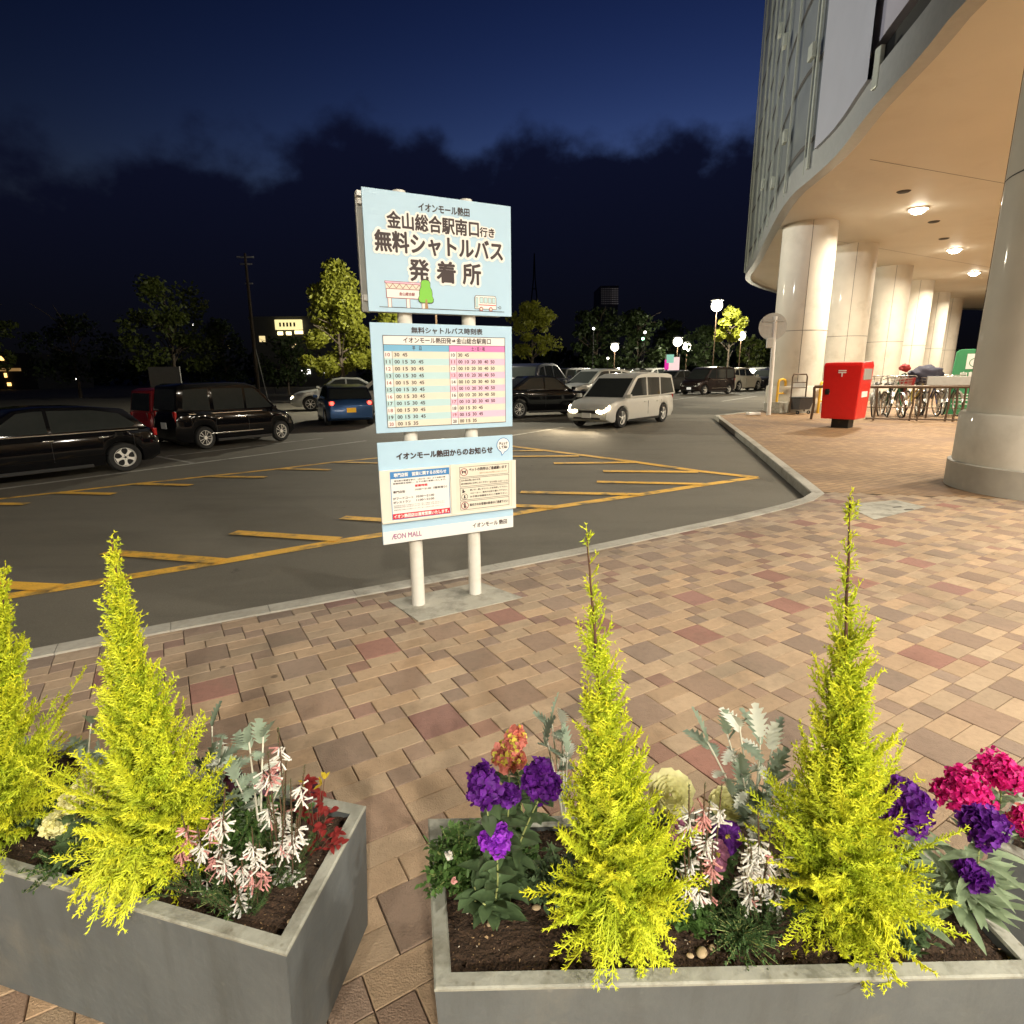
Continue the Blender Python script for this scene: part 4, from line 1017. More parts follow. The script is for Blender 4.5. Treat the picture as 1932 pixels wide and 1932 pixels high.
def lobed(b, p, d, side, L, W, r, mi=0, droop=.5, lobes=6):
    d = d.normalized(); side = (side - d * side.dot(d)).normalized(); up = side.cross(d)
    if up.z < 0: up = -up
    q = Vector(p); dd = d.copy(); st = lobes * 2
    prev = None
    for i in range(st + 1):
        t = i / st; env = W * math.sin(math.pi * min(1, .12 + .86 * t)) ** .7; w = env * (1.0 if i % 2 else .42); rise = w * .25
        cur = (q - side * w + up * rise + dd * (w * .45 if i % 2 else 0), q.copy(), q + side * w + up * rise + dd * (w * .45 if i % 2 else 0))
        if prev: b.add([*prev, *cur], [[0, 1, 4, 3], [1, 2, 5, 4]], mi)
        prev = cur; dd = (dd - Vector((0, 0, 1)) * (droop / st)).normalized(); q = q + dd * (L / st)
def dusty(label, base, targets, seed, L=.08, W=.026):
    r = random.Random(seed); q = sp_(*base); root = empty('dusty_miller', q); tag(root, label, 'dusty miller', GP)
    bl, bs = MB(), MB()
    for (x, y, k) in targets:
        tp = at(x, y, q.y + r.uniform(-.04, .04)) - q; P = [Vector((0, 0, 0)).lerp(tp, i / 6) + Vector((0, 0, .015 * math.sin(math.pi * i / 6))) for i in range(7)]
        bs.tube(P, [.0032 - .0002 * i for i in range(7)], 6)
        for j in (2, 3, 4, 5):
            e = (rv(r, 0, .8)).normalized(); lobed(bl, P[j], e, e.cross(Vector((0, 0, 1))) + rv(r) * .3, L * r.uniform(.5, .85), W * r.uniform(.6, .9), r, 0 if r.random() < .7 else 1, r.uniform(.4, 1.0))
        d = (tp.normalized() + Vector((0, 0, .25)) + rv(r) * .3).normalized()
        for j in range(k):
            e = (d + rv(r) * (.25 if j == 0 else .8)).normalized(); lobed(bl, tp - d * .02 * j, e, e.cross(Vector((0, 0, 1))) + rv(r) * .3, L * r.uniform(.7, 1.15), W * r.uniform(.8, 1.2), r, 0 if r.random() < .85 else 1, r.uniform(.2, .9))
    bs.build('stem', L_['silverstem'], root, 180); bl.build('foliage', [L_['silver'], L_['silverw']], root, 180)
dusty('tall dusty miller on a pale upright stem beside heather spikes', (492, 1590), [(470, 1400, 2), (497, 1390, 2), (445, 1470, 1), (530, 1480, 1)], 51, .07, .026)
dusty('low dusty miller right behind the slanting gold conifer', (405, 1520), [(400, 1370, 1), (415, 1430, 3), (440, 1445, 2), (395, 1450, 2)], 52)
dusty('thin dusty miller between the two left conifers', (165, 1500), [(172, 1365, 1), (150, 1430, 2), (190, 1440, 2)], 53)
dusty('thin dusty miller between the coral stock and the first centre conifer', (1065, 1560), [(1040, 1360, 2), (1060, 1365, 2), (1030, 1390, 2), (1070, 1420, 2)], 54, .07, .022)
dusty('large silver dusty miller between the two centre conifers', (1420, 1590), [(1335, 1400, 2), (1372, 1385, 2), (1395, 1370, 2), (1435, 1390, 2), (1460, 1400, 2), (1400, 1460, 3), (1430, 1480, 3), (1455, 1470, 3), (1380, 1500, 3), (1420, 1520, 3), (1470, 1500, 2)], 55, .085, .023)

def rosette(label, x, y, hw, seed, petal='cream', cat='rosette flower', name='rosette_flower', basey=60):
    r = random.Random(seed); q = sp_(x, y + basey); root = empty(name, q); tag(root, label, cat, GP); c = at(x, y, q.y) - q; k = (q + c - Vector((0, 0, CAM_H))).dot(FW) / (FPX * 1932); rad_ = hw * k
    b = MB(); b.tube([(0, 0, 0), c * .5 + Vector((.004, 0, 0)), c - Vector((0, 0, .006))], .0022, 6); b.build('stem', L_['stem'], root, 180)
    b = MB()
    for _ in range(9):
        w = r.uniform(0, 6.28); d = Vector((math.cos(w), math.sin(w), .3)); blade(b, c * r.uniform(.2, .75), d, d.cross(Vector((0, 0, 1))), .045, .013, .6, .2, 5)
    b.build('foliage', L_['stock'], root, 180)
    b = MB(); ax = (Vector((0, -.55, .83)) + rv(r) * .15).normalized(); e1 = ax.orthogonal().normalized(); e2 = ax.cross(e1)
    for ring in range(6):
        f = 1 - ring / 6.5; n = 9 - ring
        for i in range(n):
            w = 2 * math.pi * (i + .5 * (ring % 2)) / n + r.uniform(-.12, .12); d = e1 * math.cos(w) + e2 * math.sin(w); tg = ax.cross(d); op = (.16 + .85 * ring / 6)
            L = rad_ * f * r.uniform(.9, 1.08); p0 = c + ax * (.002 * ring) + d * rad_ * .06; V = []
            for j in range(5):
                s = j / 4; qd = (d * (1 - op * s * .5) + ax * (op * s * 1.1)); p = p0 + qd * (L * s); ww = L * .46 * math.sin(math.pi * (.15 + .7 * s)) ; V += [p - tg * ww + ax * ww * .25, p, p + tg * ww + ax * ww * .25]
            b.add(V, [[j * 3 + m_, j * 3 + m_ + 1, j * 3 + m_ + 4, j * 3 + m_ + 3] for j in range(4) for m_ in range(2)])
    b.build('flower_head', L_[petal], root, 180)
rosette('large cream rosette flower just right of the first centre conifer', 1264, 1500, 44, 61)
rosette('pale yellow rosette flower partly hidden under the dusty miller', 1368, 1520, 34, 62)
def pansy(label, x, y, hw, petal, seed, basey=70):
    r = random.Random(seed); q = sp_(x, y + basey); root = empty('pansy', q); tag(root, label, 'pansy', GP); c = at(x, y, q.y) - q; k = (q + c - Vector((0, 0, CAM_H))).dot(FW) / (FPX * 1932); s = hw * k
    b = MB(); b.tube([(0, 0, 0), c * .6 + Vector((0, .006, 0)), c + Vector((0, .004, 0))], .0018, 6); b.build('stem', L_['stem'], root, 180)
    b = MB()
    for _ in range(10):
        w = r.uniform(0, 6.28); d = Vector((math.cos(w), math.sin(w), .4)); blade(b, c * r.uniform(.1, .6), d, d.cross(Vector((0, 0, 1))), .035, .010, .6, .2, 5)
    b.build('foliage', L_['small'], root, 180)
    b = MB(); ax = (Vector((r.uniform(-.3, .3), -.8, .55))).normalized(); e1 = ax.cross(Vector((0, 0, 1))).normalized(); e2 = e1.cross(ax)
    for i, (w, L) in enumerate(((90 + 38, 1.0), (90 - 38, 1.0), (180, .9), (0, .9), (-90, 1.05))):
        w = R(w); d = e1 * math.cos(w) + e2 * math.sin(w); tg = ax.cross(d); V = [c + ax * .001 * i]
        for j in range(9):
            a_ = -1 + j / 4; V.append(c + ax * (.001 * i + .15 * s * math.cos(a_ * 6 + i)) + d * (s * L * (.55 + .45 * math.cos(a_ * 1.3))) + tg * (s * .62 * a_))
        b.add(V, [[0, j + 1, j + 2] for j in range(8)], 0)
    petal_ball(b, c + ax * .006, s * .10, s * .10, r, 14, s * .16, (1,))
    b.build('flower_head', [L_[petal], L_['lemon']], root, 180)
pansy('purple pansy with yellow eye under the dusty miller', 1372, 1578, 30, 'purple', 71)
pansy('mauve pansy left of the pinkish heather', 1285, 1572, 26, 'mauve', 72); pansy('faded mauve pansy right of the pinkish heather', 1352, 1612, 28, 'mauve', 73)
pansy('almost black pansy beside the tall dusty miller stem', 508, 1474, 24, 'maroonf', 74); pansy('almost black pansy left of the tall dusty miller stem', 440, 1470, 22, 'maroonf', 75)
pansy('almost black pansy above the red nandina', 580, 1492, 22, 'maroonf', 76, 50)

def clump(label, base, hw, hh, n, seed, name='alyssum_clump', cat='leafy clump', L=.016, W=.0035, leaf='small', flowers=0):
    r = random.Random(seed); q = sp_(*base); root = empty(name, q); tag(root, label, cat, GP); k = (q - Vector((0, 0, CAM_H))).dot(FW) / (FPX * 1932); rx, rz = hw * k, hh * k
    bl, bs = MB(), MB()
    for i in range(n // 14):
        d = rv(r, .05, 1); tp = Vector((d.x * rx, d.y * rx, max(.02, d.z * rz))) * r.uniform(.5, 1.05); bs.tube([(0, 0, 0), tp * .5 + Vector((0, 0, rz * .12)), tp], [.0014, .001, .0006], 4)
        for j in range(14):
            t = .3 + .7 * j / 13; p = Vector((0, 0, 0)).lerp(tp, t) + Vector((0, 0, rz * .12 * math.sin(math.pi * t))); e = (rv(r, -.2, 1)); blade(bl, p, e, e.cross(Vector((.1, .2, 1))), L * r.uniform(.6, 1.2), W * r.uniform(.8, 1.3), .3, .2, 3)
    bs.build('stem', L_['stem'], root); bl.build('foliage', L_[leaf], root, 180)
    for i in range(flowers):
        d = rv(r, .35, 1); c = Vector((d.x * rx, d.y * rx, d.z * rz * 1.05)); b = MB(); petal_ball(b, c, .005, .008, r, 16, .008, (0,)); b.build('flower_head', L_['pinkf' if i % 2 else 'whitef'], root, 180)
clump('bushy small-leaved green clump in the front left planter corner', (868, 1665), 72, 130, 2600, 81, L=.020, W=.0048, flowers=5)
clump('mossy low green clump at the foot of the white heather', (1395, 1772), 80, 52, 1500, 82, L=.010, W=.0022, leaf='heather')
clump('dark leafy clump in front of the cream stock', (215, 1600), 60, 55, 700, 83, L=.02, leaf='stock')
clump('dark leafy clump under the middle heather of the left planter', (440, 1690), 75, 60, 900, 84, L=.012, W=.0022, leaf='heather')
clump('dark leafy clump under the tall heather spikes', (520, 1640), 60, 80, 900, 85, L=.012, W=.0022, leaf='heather')
for (lb, bs_, hw_, hh_, n_, sd_, lf_) in [('small-leaved clump filling the gap behind the violet stock', (965, 1640), 75, 80, 1100, 193, 'small'), ('small-leaved clump filling the gap in front of the pinkish heather', (1300, 1735), 55, 42, 800, 194, 'small'), ('leafy clump filling the gap right of the tallest conifer base', (1690, 1770), 60, 50, 700, 195, 'stock'), ('leafy clump filling the gap behind the middle heather', (470, 1600), 80, 75, 1000, 196, 'small'), ('low creeping green clump between the two centre conifers at the back', (1300, 1640), 70, 70, 900, 186, 'small'), ('low creeping green clump left of the tallest conifer', (1480, 1700), 70, 75, 1000, 187, 'small'), ('dark leafy clump behind the violet stock leaves', (1700, 1720), 60, 70, 800, 188, 'greyleaf'), ('dark leafy clump between the purple stock and the first centre conifer', (1050, 1690), 62, 95, 1100, 189, 'stock'), ('grey leafy clump behind the slanting conifer', (420, 1560), 70, 80, 900, 190, 'greyleaf'), ('dark leafy clump behind the leftmost conifer', (80, 1560), 80, 85, 900, 191, 'stock'), ('dark leafy clump along the front wall left of the slanting conifer', (120, 1640), 70, 50, 800, 192, 'heather')]:
    clump(lb, bs_, hw_, hh_, n_, sd_, L=.024 if lf_ != 'heather' else .012, W=.0055 if lf_ != 'heather' else .0024, leaf=lf_)
# red nandina
r = random.Random(91); q = sp_(598, 1610); root = empty('nandina', q); tag(root, 'red-leaved nandina in the near right corner of the left planter', 'nandina', GP)
bl, bs, by = MB(), MB(), MB()
for (x, y) in [(583, 1480), (600, 1500), (620, 1530), (590, 1545), (612, 1560), (570, 1530), (635, 1575), (600, 1580), (625, 1600), (585, 1600), (600, 1640), (575, 1500), (640, 1590), (606, 1520)]:
    tp = at(x, y, q.y + r.uniform(-.035, .035)) - q; bs.tube([(0, 0, 0), tp * .6 + Vector((0, 0, .012)), tp], [.0016, .0012, .0008], 5)
    for j in range(8):
        w = 6.28 * j / 8 + r.random(); d = Vector((math.cos(w), math.sin(w), r.uniform(-.1, .5))); blade(bl, tp + rv(r) * .008, d, d.cross(Vector((0, 0, 1))) + rv(r) * .4, r.uniform(.018, .03), r.uniform(.006, .009), .4, .25, 4)
for (x, y) in [(575, 1478), (612, 1470), (606, 1480)]:
    tp = at(x, y, q.y) - q; bs.tube([tp * .6, tp], .0009, 5)
    for j in range(4): d = rv(r, 0, 1); blade(by, tp, d, d.cross(Vector((.1, 0, 1))), .022, .005, .2, .25, 4)
bs.build('stem', M_['bark'], root, 180); bl.build('foliage', L_['nandina'], root, 180); by.build('young_leaves', L_['nandina_y'], root, 180)
# pebbles lying on the soil
peb = None
for i, (x, y, s, lb) in enumerate([(1324, 1797, .011, 'largest tan pebble on the soil in front of the mossy clump'), (1302, 1803, .006, 'small tan pebble just left of the largest pebble'), (1343, 1787, .006, 'small tan pebble just right of the largest pebble'), (1012, 1712, .008, 'pale pebble on the soil under the violet stock'), (925, 1742, .007, 'round tan pebble near the left wall of the centre planter'), (918, 1728, .006, 'tan pebble at the foot of the bushy green clump'), (560, 1726, .008, 'pale pebble by the inner right wall of the left planter'), (548, 1738, .006, 'pale pebble at the near inner corner of the left planter')]):
    q = gp(x, y, SOIL + .006)
    if peb is None:
        b = MB(); b.lathe([(0, -.55)] + [(math.cos(a) * 1.0, math.sin(a) * .55) for a in [R(-60), R(-30), 0, R(30), R(60)]] + [(0, .55)], 14); peb = b.build('pebble', M_['pebble'], None, 180); o = peb
    else:
        o = peb.copy(); col.objects.link(o)
    o.location = q; o.scale = (s * 1.35, s, s); o.rotation_euler = (0, 0, rnd.uniform(0, 3)); tag(o, lb, 'pebble', 'pebbles on the planter soil')

# ================================================================== VEHICLES
PAINT = {}
def paint(name, c, metal=.35, rough=.28):
    if name not in PAINT: PAINT[name] = mat(name + ' car paint', c, rough, metal=metal, var=.03, coat=.22, spec=.25)
    return PAINT[name]
M_['chrome'] = mat('chrome', (.75, .75, .73), .12, metal=1, var=.02)
M_['lens'] = mat('clear lamp', (.70, .70, .66), .12, var=.05, coat=1)
M_['redlens'] = mat('red lamp', (.42, .012, .012), .15, var=.05, coat=1)
M_['trim'] = mat('black trim', (.02, .02, .02), .55)
M_['plate_w'] = mat('white plate', (.80, .80, .76), .45, var=.03)
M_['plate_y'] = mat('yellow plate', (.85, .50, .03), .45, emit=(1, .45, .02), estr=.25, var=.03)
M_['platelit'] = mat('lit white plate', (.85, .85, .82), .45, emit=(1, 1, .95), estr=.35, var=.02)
M_['redlit'] = glow('lit red lamp', (1.0, .035, .02), 6); M_['headlit'] = glow('lit headlight', (1.0, .80, .48), 45)
def lerp_prof(P, x):
    if x <= P[0][0]: return P[0][1]
    for i in range(1, len(P)):
        if x <= P[i][0]:
            f = (x - P[i - 1][0]) / (P[i][0] - P[i - 1][0]); return P[i - 1][1] * (1 - f) + P[i][1] * f
    return P[-1][1]
# side views: x forward from the middle, as fractions of length; heights as fractions of height
KINDS = {
 'hatch': dict(ax=-.015, L=4.2, W=1.78, H=1.48, wb=2.58, wr=.32, top=[(-.5, .52), (-.485, .60), (-.46, .64), (-.1, .635), (.22, .625), (.30, .62), (.42, .56), (.48, .47), (.5, .40)],
   cab=[(.27, .615), (.075, .965), (-.02, 1.0), (-.22, .985), (-.36, .93), (-.455, .63)], win=[[(.195, .645), (.065, .925), (.0, .945), (-.03, .945), (-.03, .645)], [(-.045, .645), (-.045, .945), (-.22, .93), (-.33, .87), (-.395, .70), (-.37, .655)]]),
 'kei': dict(L=3.9, W=1.68, H=1.74, wb=2.55, wr=.30, top=[(-.5, .46), (-.49, .56), (-.47, .585), (-.1, .575), (.22, .565), (.30, .56), (.43, .50), (.485, .42), (.5, .34)],
   cab=[(.36, .53), (.175, .93), (.09, .985), (-.05, 1.0), (-.40, .985), (-.455, .95), (-.485, .57)], win=[[(.30, .585), (.165, .88), (.14, .90), (.07, .90), (.07, .585)], [(.05, .585), (.05, .905), (-.20, .905), (-.20, .585)], [(-.23, .585), (-.23, .905), (-.41, .90), (-.44, .61)]]),
 'mpv': dict(L=4.62, W=1.7, H=1.66, wb=2.83, wr=.315, top=[(-.5, .42), (-.49, .53), (-.475, .565), (-.1, .555), (.18, .55), (.27, .545), (.41, .50), (.47, .44), (.5, .35)],
   cab=[(.305, .53), (.115, .935), (.04, .985), (-.08, 1.0), (-.38, .99), (-.445, .96), (-.492, .56)], win=[[(.235, .575), (.10, .90), (.06, .915), (-.02, .92), (-.02, .575)], [(-.04, .575), (-.04, .92), (-.225, .915), (-.225, .575)], [(-.245, .575), (-.245, .915), (-.42, .90), (-.46, .60)]]),
 'suv': dict(L=4.6, W=1.83, H=1.65, wb=2.7, wr=.36, top=[(-.5, .50), (-.485, .60), (-.46, .645), (-.1, .64), (.2, .63), (.28, .62), (.42, .57), (.48, .50), (.5, .40)],
   cab=[(.25, .61), (.06, .955), (-.03, 1.0), (-.28, .985), (-.37, .94), (-.465, .64)], win=[[(.18, .65), (.05, .915), (.0, .935), (-.06, .94), (-.06, .655)], [(-.075, .655), (-.075, .94), (-.24, .925), (-.24, .665)], [(-.26, .67), (-.26, .92), (-.34, .88), (-.39, .71)]]),
 'sedan': dict(L=4.5, W=1.74, H=1.44, wb=2.65, wr=.31, top=[(-.5, .55), (-.49, .64), (-.46, .67), (-.3, .68), (-.1, .66), (.2, .65), (.26, .64), (.42, .57), (.48, .48), (.5, .40)],
   cab=[(.25, .63), (.08, .96), (-.02, 1.0), (-.16, .985), (-.345, .665)], win=[[(.19, .67), (.075, .925), (.02, .945), (-.02, .95), (-.02, .67)], [(-.035, .67), (-.035, .95), (-.15, .935), (-.26, .74), (-.27, .68)]]),
}
def wheel(root, x, y, r, s, style, name='wheel'):
    """s = +1 on the left flank (y > 0)"""
    b = MB(); w = .20; prof = [(r * .66, -w / 2), (r * .93, -w / 2), (r, -w / 2 + .03), (r, w / 2 - .03), (r * .93, w / 2), (r * .66, w / 2), (r * .64, w / 2 - .03)]
    b.lathe(prof, 32, (x, y, r), 'Y'); o = b.build(name, M_['rubber'], root, 40)
    b = MB(); yo = y + s * (w / 2 - .012); rr_ = r * .70
    def P(rad, a, dy=0): return (x + rad * math.cos(a), yo + s * dy, r + rad * math.sin(a))
    n = 40
    ring = lambda r0, r1, d0, d1, mi: b.add([P(r0, 6.2832 * i / n, d0) for i in range(n)] + [P(r1, 6.2832 * i / n, d1) for i in range(n)], [[i, (i + 1) % n, n + (i + 1) % n, n + i] for i in range(n)], mi)
    ring(rr_, rr_ * .90, .004, .006, 0); ring(rr_ * .90, rr_ * .88, .006, -.06, 0)
    b.add([P(rr_ * .93, 6.2832 * i / n, -.06) for i in range(n)], [list(range(n))], 1)
    if style == 'holes':
        # dish with five round openings: spokes that widen towards the rim
        for k in range(5):
            a0 = math.pi / 2 + 2 * math.pi * (k + .5) / 5
            pts = [(.22, -.62), (.34, -.36), (.48, -.235), (.62, -.215), (.76, -.27), (.90, -.44)]
            V = [P(rr_ * q, a0 + a, .004) for q, a in pts] + [P(rr_ * q, a0 - a, .004) for q, a in pts]
            b.add(V, [[i, i + 1, 7 + i, 6 + i] for i in range(5)], 0)
        ring(rr_ * .30, rr_ * .001, .006, .008, 0); ring(rr_ * .11, .001, .010, .010, 1)
        for k in range(5):
            a = 2 * math.pi * k / 5; c = P(rr_ * .2, a, .011); b.add([(c[0] + .008 * math.cos(t), c[1], c[2] + .008 * math.sin(t)) for t in (0, 1.26, 2.5, 3.77, 5.03)], [[0, 1, 2, 3, 4]], 1)
    else:
        m_ = {'multi': 10, 'five': 5, 'seven': 7}[style]
        for k in range(m_):
            a0 = 2 * math.pi * (k + (.12 if k % 2 else -.12) * (style == 'multi')) / m_ + .3; wd = .62 / m_
            b.add([P(rr_ * .16, a0 - wd * 2.2, .0), P(rr_ * .16, a0 + wd * 2.2, .0), P(rr_ * .92, a0 + wd * .75, .004), P(rr_ * .92, a0 - wd * .75, .004)], [[0, 1, 2, 3]], 0)
        ring(rr_ * .24, .001, .006, .010, 0)
    b.build('rim', [M_['alloy'], M_['black']], o, 30)
    return o
def make_car(kind, name, label, pnt, pos, ang, scale=1.0, hs=1.0, cat='car', group='cars parked in the car park', rims='multi', lit_head=False, lit_tail=False, plate='plate_w', rear_plate='plate_w', roofpaint=None, rack=False, rows=True):
    """pos: ground point under the car's middle, ang: heading; scale, hs: overall and height scale"""
    k = KINDS[kind]; L, W, H, wb, wr = k['L'], k['W'], k['H'], k['wb'], k['wr']
    root = empty(name, (pos[0], pos[1], ROAD), ang); root.scale = (scale, scale, scale * hs); tag(root, label, cat, group)
    hw = W / 2; top = [(x * L, z * H) for x, z in k['top']]; axl = [wb / 2 + k.get('ax', .03) * L, -wb / 2 + k.get('ax', .03) * L]; ar = wr * 1.14
    xs = sorted(set([-L / 2 + L * i / 64 for i in range(65)] + [a + ar * math.cos(math.pi * j / 14) for a in axl for j in range(15)]))
    bm_ = MB(); rings = []
    for x in xs:
        t = abs(x) / (L / 2); w = hw * (1 - .17 * max(0, (t - .55) / .45) ** 2.2); zt = lerp_prof(top, x)
        zb = .20 + .10 * max(0, (t - .9) / .1)
        for a in axl:
            if abs(x - a) < ar: zb = max(zb, wr + math.sqrt(max(0, ar * ar - (x - a) ** 2)))
        zb = min(zb, zt - .10); h = zt - zb
        half = [(0, max(.19, zb * .98 if zb < .3 else zb)), (w - .16, zb), (w - .03, zb), (w - .004, zb + h * .12), (w, zb + h * .45), (w - .012, zb + h * .80), (w - .055, zb + h * .95), (w - .14, zt), (0, zt + .025)]
        rings.append([(x, y, z) for y, z in half] + [(x, -y, z) for y, z in half[::-1][1:-1]])
    n = len(rings[0]); V = [p for r_ in rings for p in r_]; F = []
    for i in range(len(xs) - 1):
        for j in range(n): F.append([i * n + j, i * n + (j + 1) % n, (i + 1) * n + (j + 1) % n, (i + 1) * n + j])
    F.append(list(range(n))[::-1]); F.append([(len(xs) - 1) * n + j for j in range(n)]); bm_.add(V, F)
    body = bm_.build('body', pnt, root, 38)
    # cabin: side profile pulled across, leaning in towards the roof
    cab = [(x * L, z * H) for x, z in k['cab']]; z0 = min(z for _, z in cab); zr = max(z for _, z in cab); wbelt = hw - .055; lean = (.16 if kind not in ('kei', 'mpv') else .10) * hw
    ysd = lambda z: wbelt - lean * max(0, (z - z0) / (zr - z0))
    b = MB(); m_ = len(cab); V = [(x, ysd(z), z) for x, z in cab] + [(x, -ysd(z), z) for x, z in cab]
    b.add(V, [list(range(m_)), list(range(2 * m_ - 1, m_ - 1, -1))] + [[i, i + m_, (i + 1) % m_ + m_, (i + 1) % m_] for i in range(m_)])
    b.build('cabin', roofpaint or pnt, root, 40, .05)
    for s in (1, -1):
        for w_ in k['win']:
            b = MB(); pts = [(x * L, s * (ysd(z * H) + .004), z * H) for x, z in w_]; b.poly(pts); b.build('side_window', M_['darkglass'], root)
    def slope(i0, i1, name_, f0=.06, f1=.92, mar=.09):
        (xa, za), (xb, zb2) = cab[i0], cab[i1]; nx, nz = (zb2 - za), -(xb - xa); ln_ = math.hypot(nx, nz); nx, nz = nx / ln_, nz / ln_
        if nx * (1 if name_ == 'windscreen' else -1) < 0: nx, nz = -nx, -nz
        V = []
        for f in (f0, f1):
            x, z = xa + (xb - xa) * f, za + (zb2 - za) * f
            for s in (1, -1): V.append((x + nx * .006, s * (ysd(z) - mar), z + nz * .006))
        b = MB(); b.add(V, [[0, 1, 3, 2]]); return b.build(name_, M_['darkglass'], root)
    slope(0, 1, 'windscreen'); slope(m_ - 1, m_ - 2, 'rear_window', .10, .88)
    for i, a in enumerate(axl):
        for s in (1, -1): wheel(root, a, s * (hw - .115), wr, s, rims)
    # lamps, grille, plates, mirrors, handles, sill
    zf = lerp_prof(top, .45 * L); zh = zf * .80
    for s in (1, -1):
        tall = .075 if kind in ('hatch', 'sedan', 'suv') else .14; n_ = 16; V = []
        def front_x(y, z):          # where the nose surface is at this height and width
            hi = [q for q in xs if lerp_prof(top, q) >= z + .012]
            xa = max(hi) if hi else .4 * L
            k_ = max(0.0, min(1.0, (1 - abs(y) / hw) / .17)) ** (1 / 2.2); xb = (.55 + .45 * k_) * L / 2
            return min(xa, xb, L / 2)
        yc, wd = hw * .63, (.215 if kind == 'mpv' else .20)
        for f in (1.0, .62, .0):
            for i in range(n_):
                a = 2 * math.pi * i / n_; y, z = yc + wd * f * math.cos(a), zh + tall * f * (math.sin(a) + .22 * math.cos(a))
                V.append((front_x(y, z) + (.008 if f == 1 else .022), s * y, z))
        b = MB(); b.add(V, [[q * n_ + i, q * n_ + (i + 1) % n_, (q + 1) * n_ + (i + 1) % n_, (q + 1) * n_ + i] for q in range(2) for i in range(n_)]); b.build('headlight', M_['headlit'] if lit_head else M_['lens'], root, 60)
        ztl = lerp_prof(top, -.47 * L); b = MB()
        hgt_ = .17 if kind in ('hatch', 'sedan') else .20 if kind == 'suv' else .34
        b.box((-.485 * L, s * (hw * .84 - .08), ztl - .02 - hgt_ * .45), (.07, .24 if kind not in ('kei', 'mpv') else .15, hgt_)); tl = b.build('tail_light', M_['redlens'], root, 40, .02)
        if lit_tail:
            b = MB(); b.lathe([(0, -.500 * L - .012), (.06, -.500 * L - .010), (.075, -.497 * L + .01)], 18, (0, s * (hw * .84 - .08), ztl - .02 - hgt_ * .45), 'X'); b.build('lamp', M_['redlit'], tl, 50)
        b = MB(); zm = lerp_prof(cab[::-1] if False else [(0, 0)], 0); b.box((.235 * L if kind in ('hatch', 'sedan', 'suv') else .29 * L, s * (hw + .07), z0 + .085), (.12, .17, .12)); b.build('mirror', pnt, root, 40, .03)
        for x in ((.02, -.17) if kind != 'hatch' else (-.02, -.24)):
            b = MB(); b.box((x * L, s * (hw + .004), z0 - .075 * H), (.17, .03, .03)); b.build('door_handle', M_['chrome'] if kind in ('kei', 'hatch') else pnt, root, 40, .008)
        if kind in ('kei', 'hatch') and not lit_tail:
            b = MB(); b.box((-.10 * L, s * (hw - .043), z0 + .012), (.60 * L, .022, .022)); b.build('belt_glint', M_['chrome'], root, None, .004)  # chrome strip added to stand for light streaks along the belt
            b = MB(); b.box((-.04 * L, s * (hw + .001), .40), (wb - 2 * ar - .1, .02, .03)); b.build('lower_strip', M_['chrome'] if kind == 'kei' else pnt, root, None, .006)  # chrome on box-shaped cars, added for a lower reflected streak
        b = MB(); b.box((.03 * L, s * (hw - .02), .215), (wb - 2 * ar - .06, .05, .07)); b.build('sill', M_['trim'], root, None, .01)
        b = MB(); zc = z0 - .02
        for x in [w_[-1][0] for w_ in k['win']][:2]: b.box((x * L - .01, s * (hw - .004), (.36 + z0 - .1) / 2), (.008, .012, z0 - .46))
        b.build('door_gap', M_['black'], root)
    zg = k['top'][-1][1] * H - .075; b = MB(); b.box((.5 * L - .008, 0, zg), (.03, hw * .78, .10)); b.build('grille', M_['trim'], root, None, .015)
    b = MB(); b.box((.5 * L - .008, 0, .315), (.03, hw * 1.15, .06)); b.build('bumper_vent', M_['trim'], root, None, .015)
    b = MB(); b.box((.5 * L + .012, 0, .40), (.02, .33, .15)); b.build('license_plate', M_[plate], root, None, .004)
    b = MB(); b.box((-.503 * L, 0, .60 * lerp_prof(top, -.48 * L) + .04), (.02, .33, .165)); b.build('license_plate', M_[rear_plate], root, None, .004)
    b = MB(); b.box((-.492 * L, 0, .34), (.06, hw * 1.45, .10)); b.build('rear_bumper_trim', M_['trim'], root, None, .02)
    if rack:
        for s in (1, -1):
            b = MB(); b.tube([(.05 * L, s * (ysd(zr) - .06), zr - .01), (.03 * L, s * (ysd(zr) - .06), zr + .045), (-.3 * L, s * (ysd(zr) - .06), zr + .035), (-.33 * L, s * (ysd(zr) - .06), zr - .02)], .016, 6); b.build('roof_rail', M_['galv'], root, 50)
    return root
def place(kind, px_pt, ang, near, axle, scale, **kw):
    """put the wheel touching the road at picture point px_pt; near=+1 left flank faces us; axle +1 front, -1 rear"""
    k = KINDS[kind]; g = gp(px_pt[0], px_pt[1], ROAD); f = Vector((math.cos(ang), math.sin(ang), 0)); l = Vector((-f.y, f.x, 0))
    c = g - f * (axle * k['wb'] / 2 + k.get('ax', .03) * k['L']) * scale - l * (near * (k['W'] / 2 - .05)) * scale
    return make_car(kind, pos=c, ang=ang, scale=scale, **kw)
BLACK = paint('black', (.005, .005, .006), 0, .07); DBRN = paint('dark brown', (.030, .020, .019), .3); WHT = paint('white', (.70, .69, .65), 0); PSIL = paint('silver white', (.62, .615, .57), .15, .32); SIL = paint('silver', (.46, .47, .45), .55)
MAROON = paint('maroon', (.26, .016, .022), .1); BLUE = paint('blue', (.035, .10, .26), .35); CREAM = paint('pearl white', (.72, .68, .58), .05, .35); GREY = paint('grey', (.15, .15, .15), .5); NAVY = paint('dark navy', (.015, .017, .028), .3)
A = math.radians
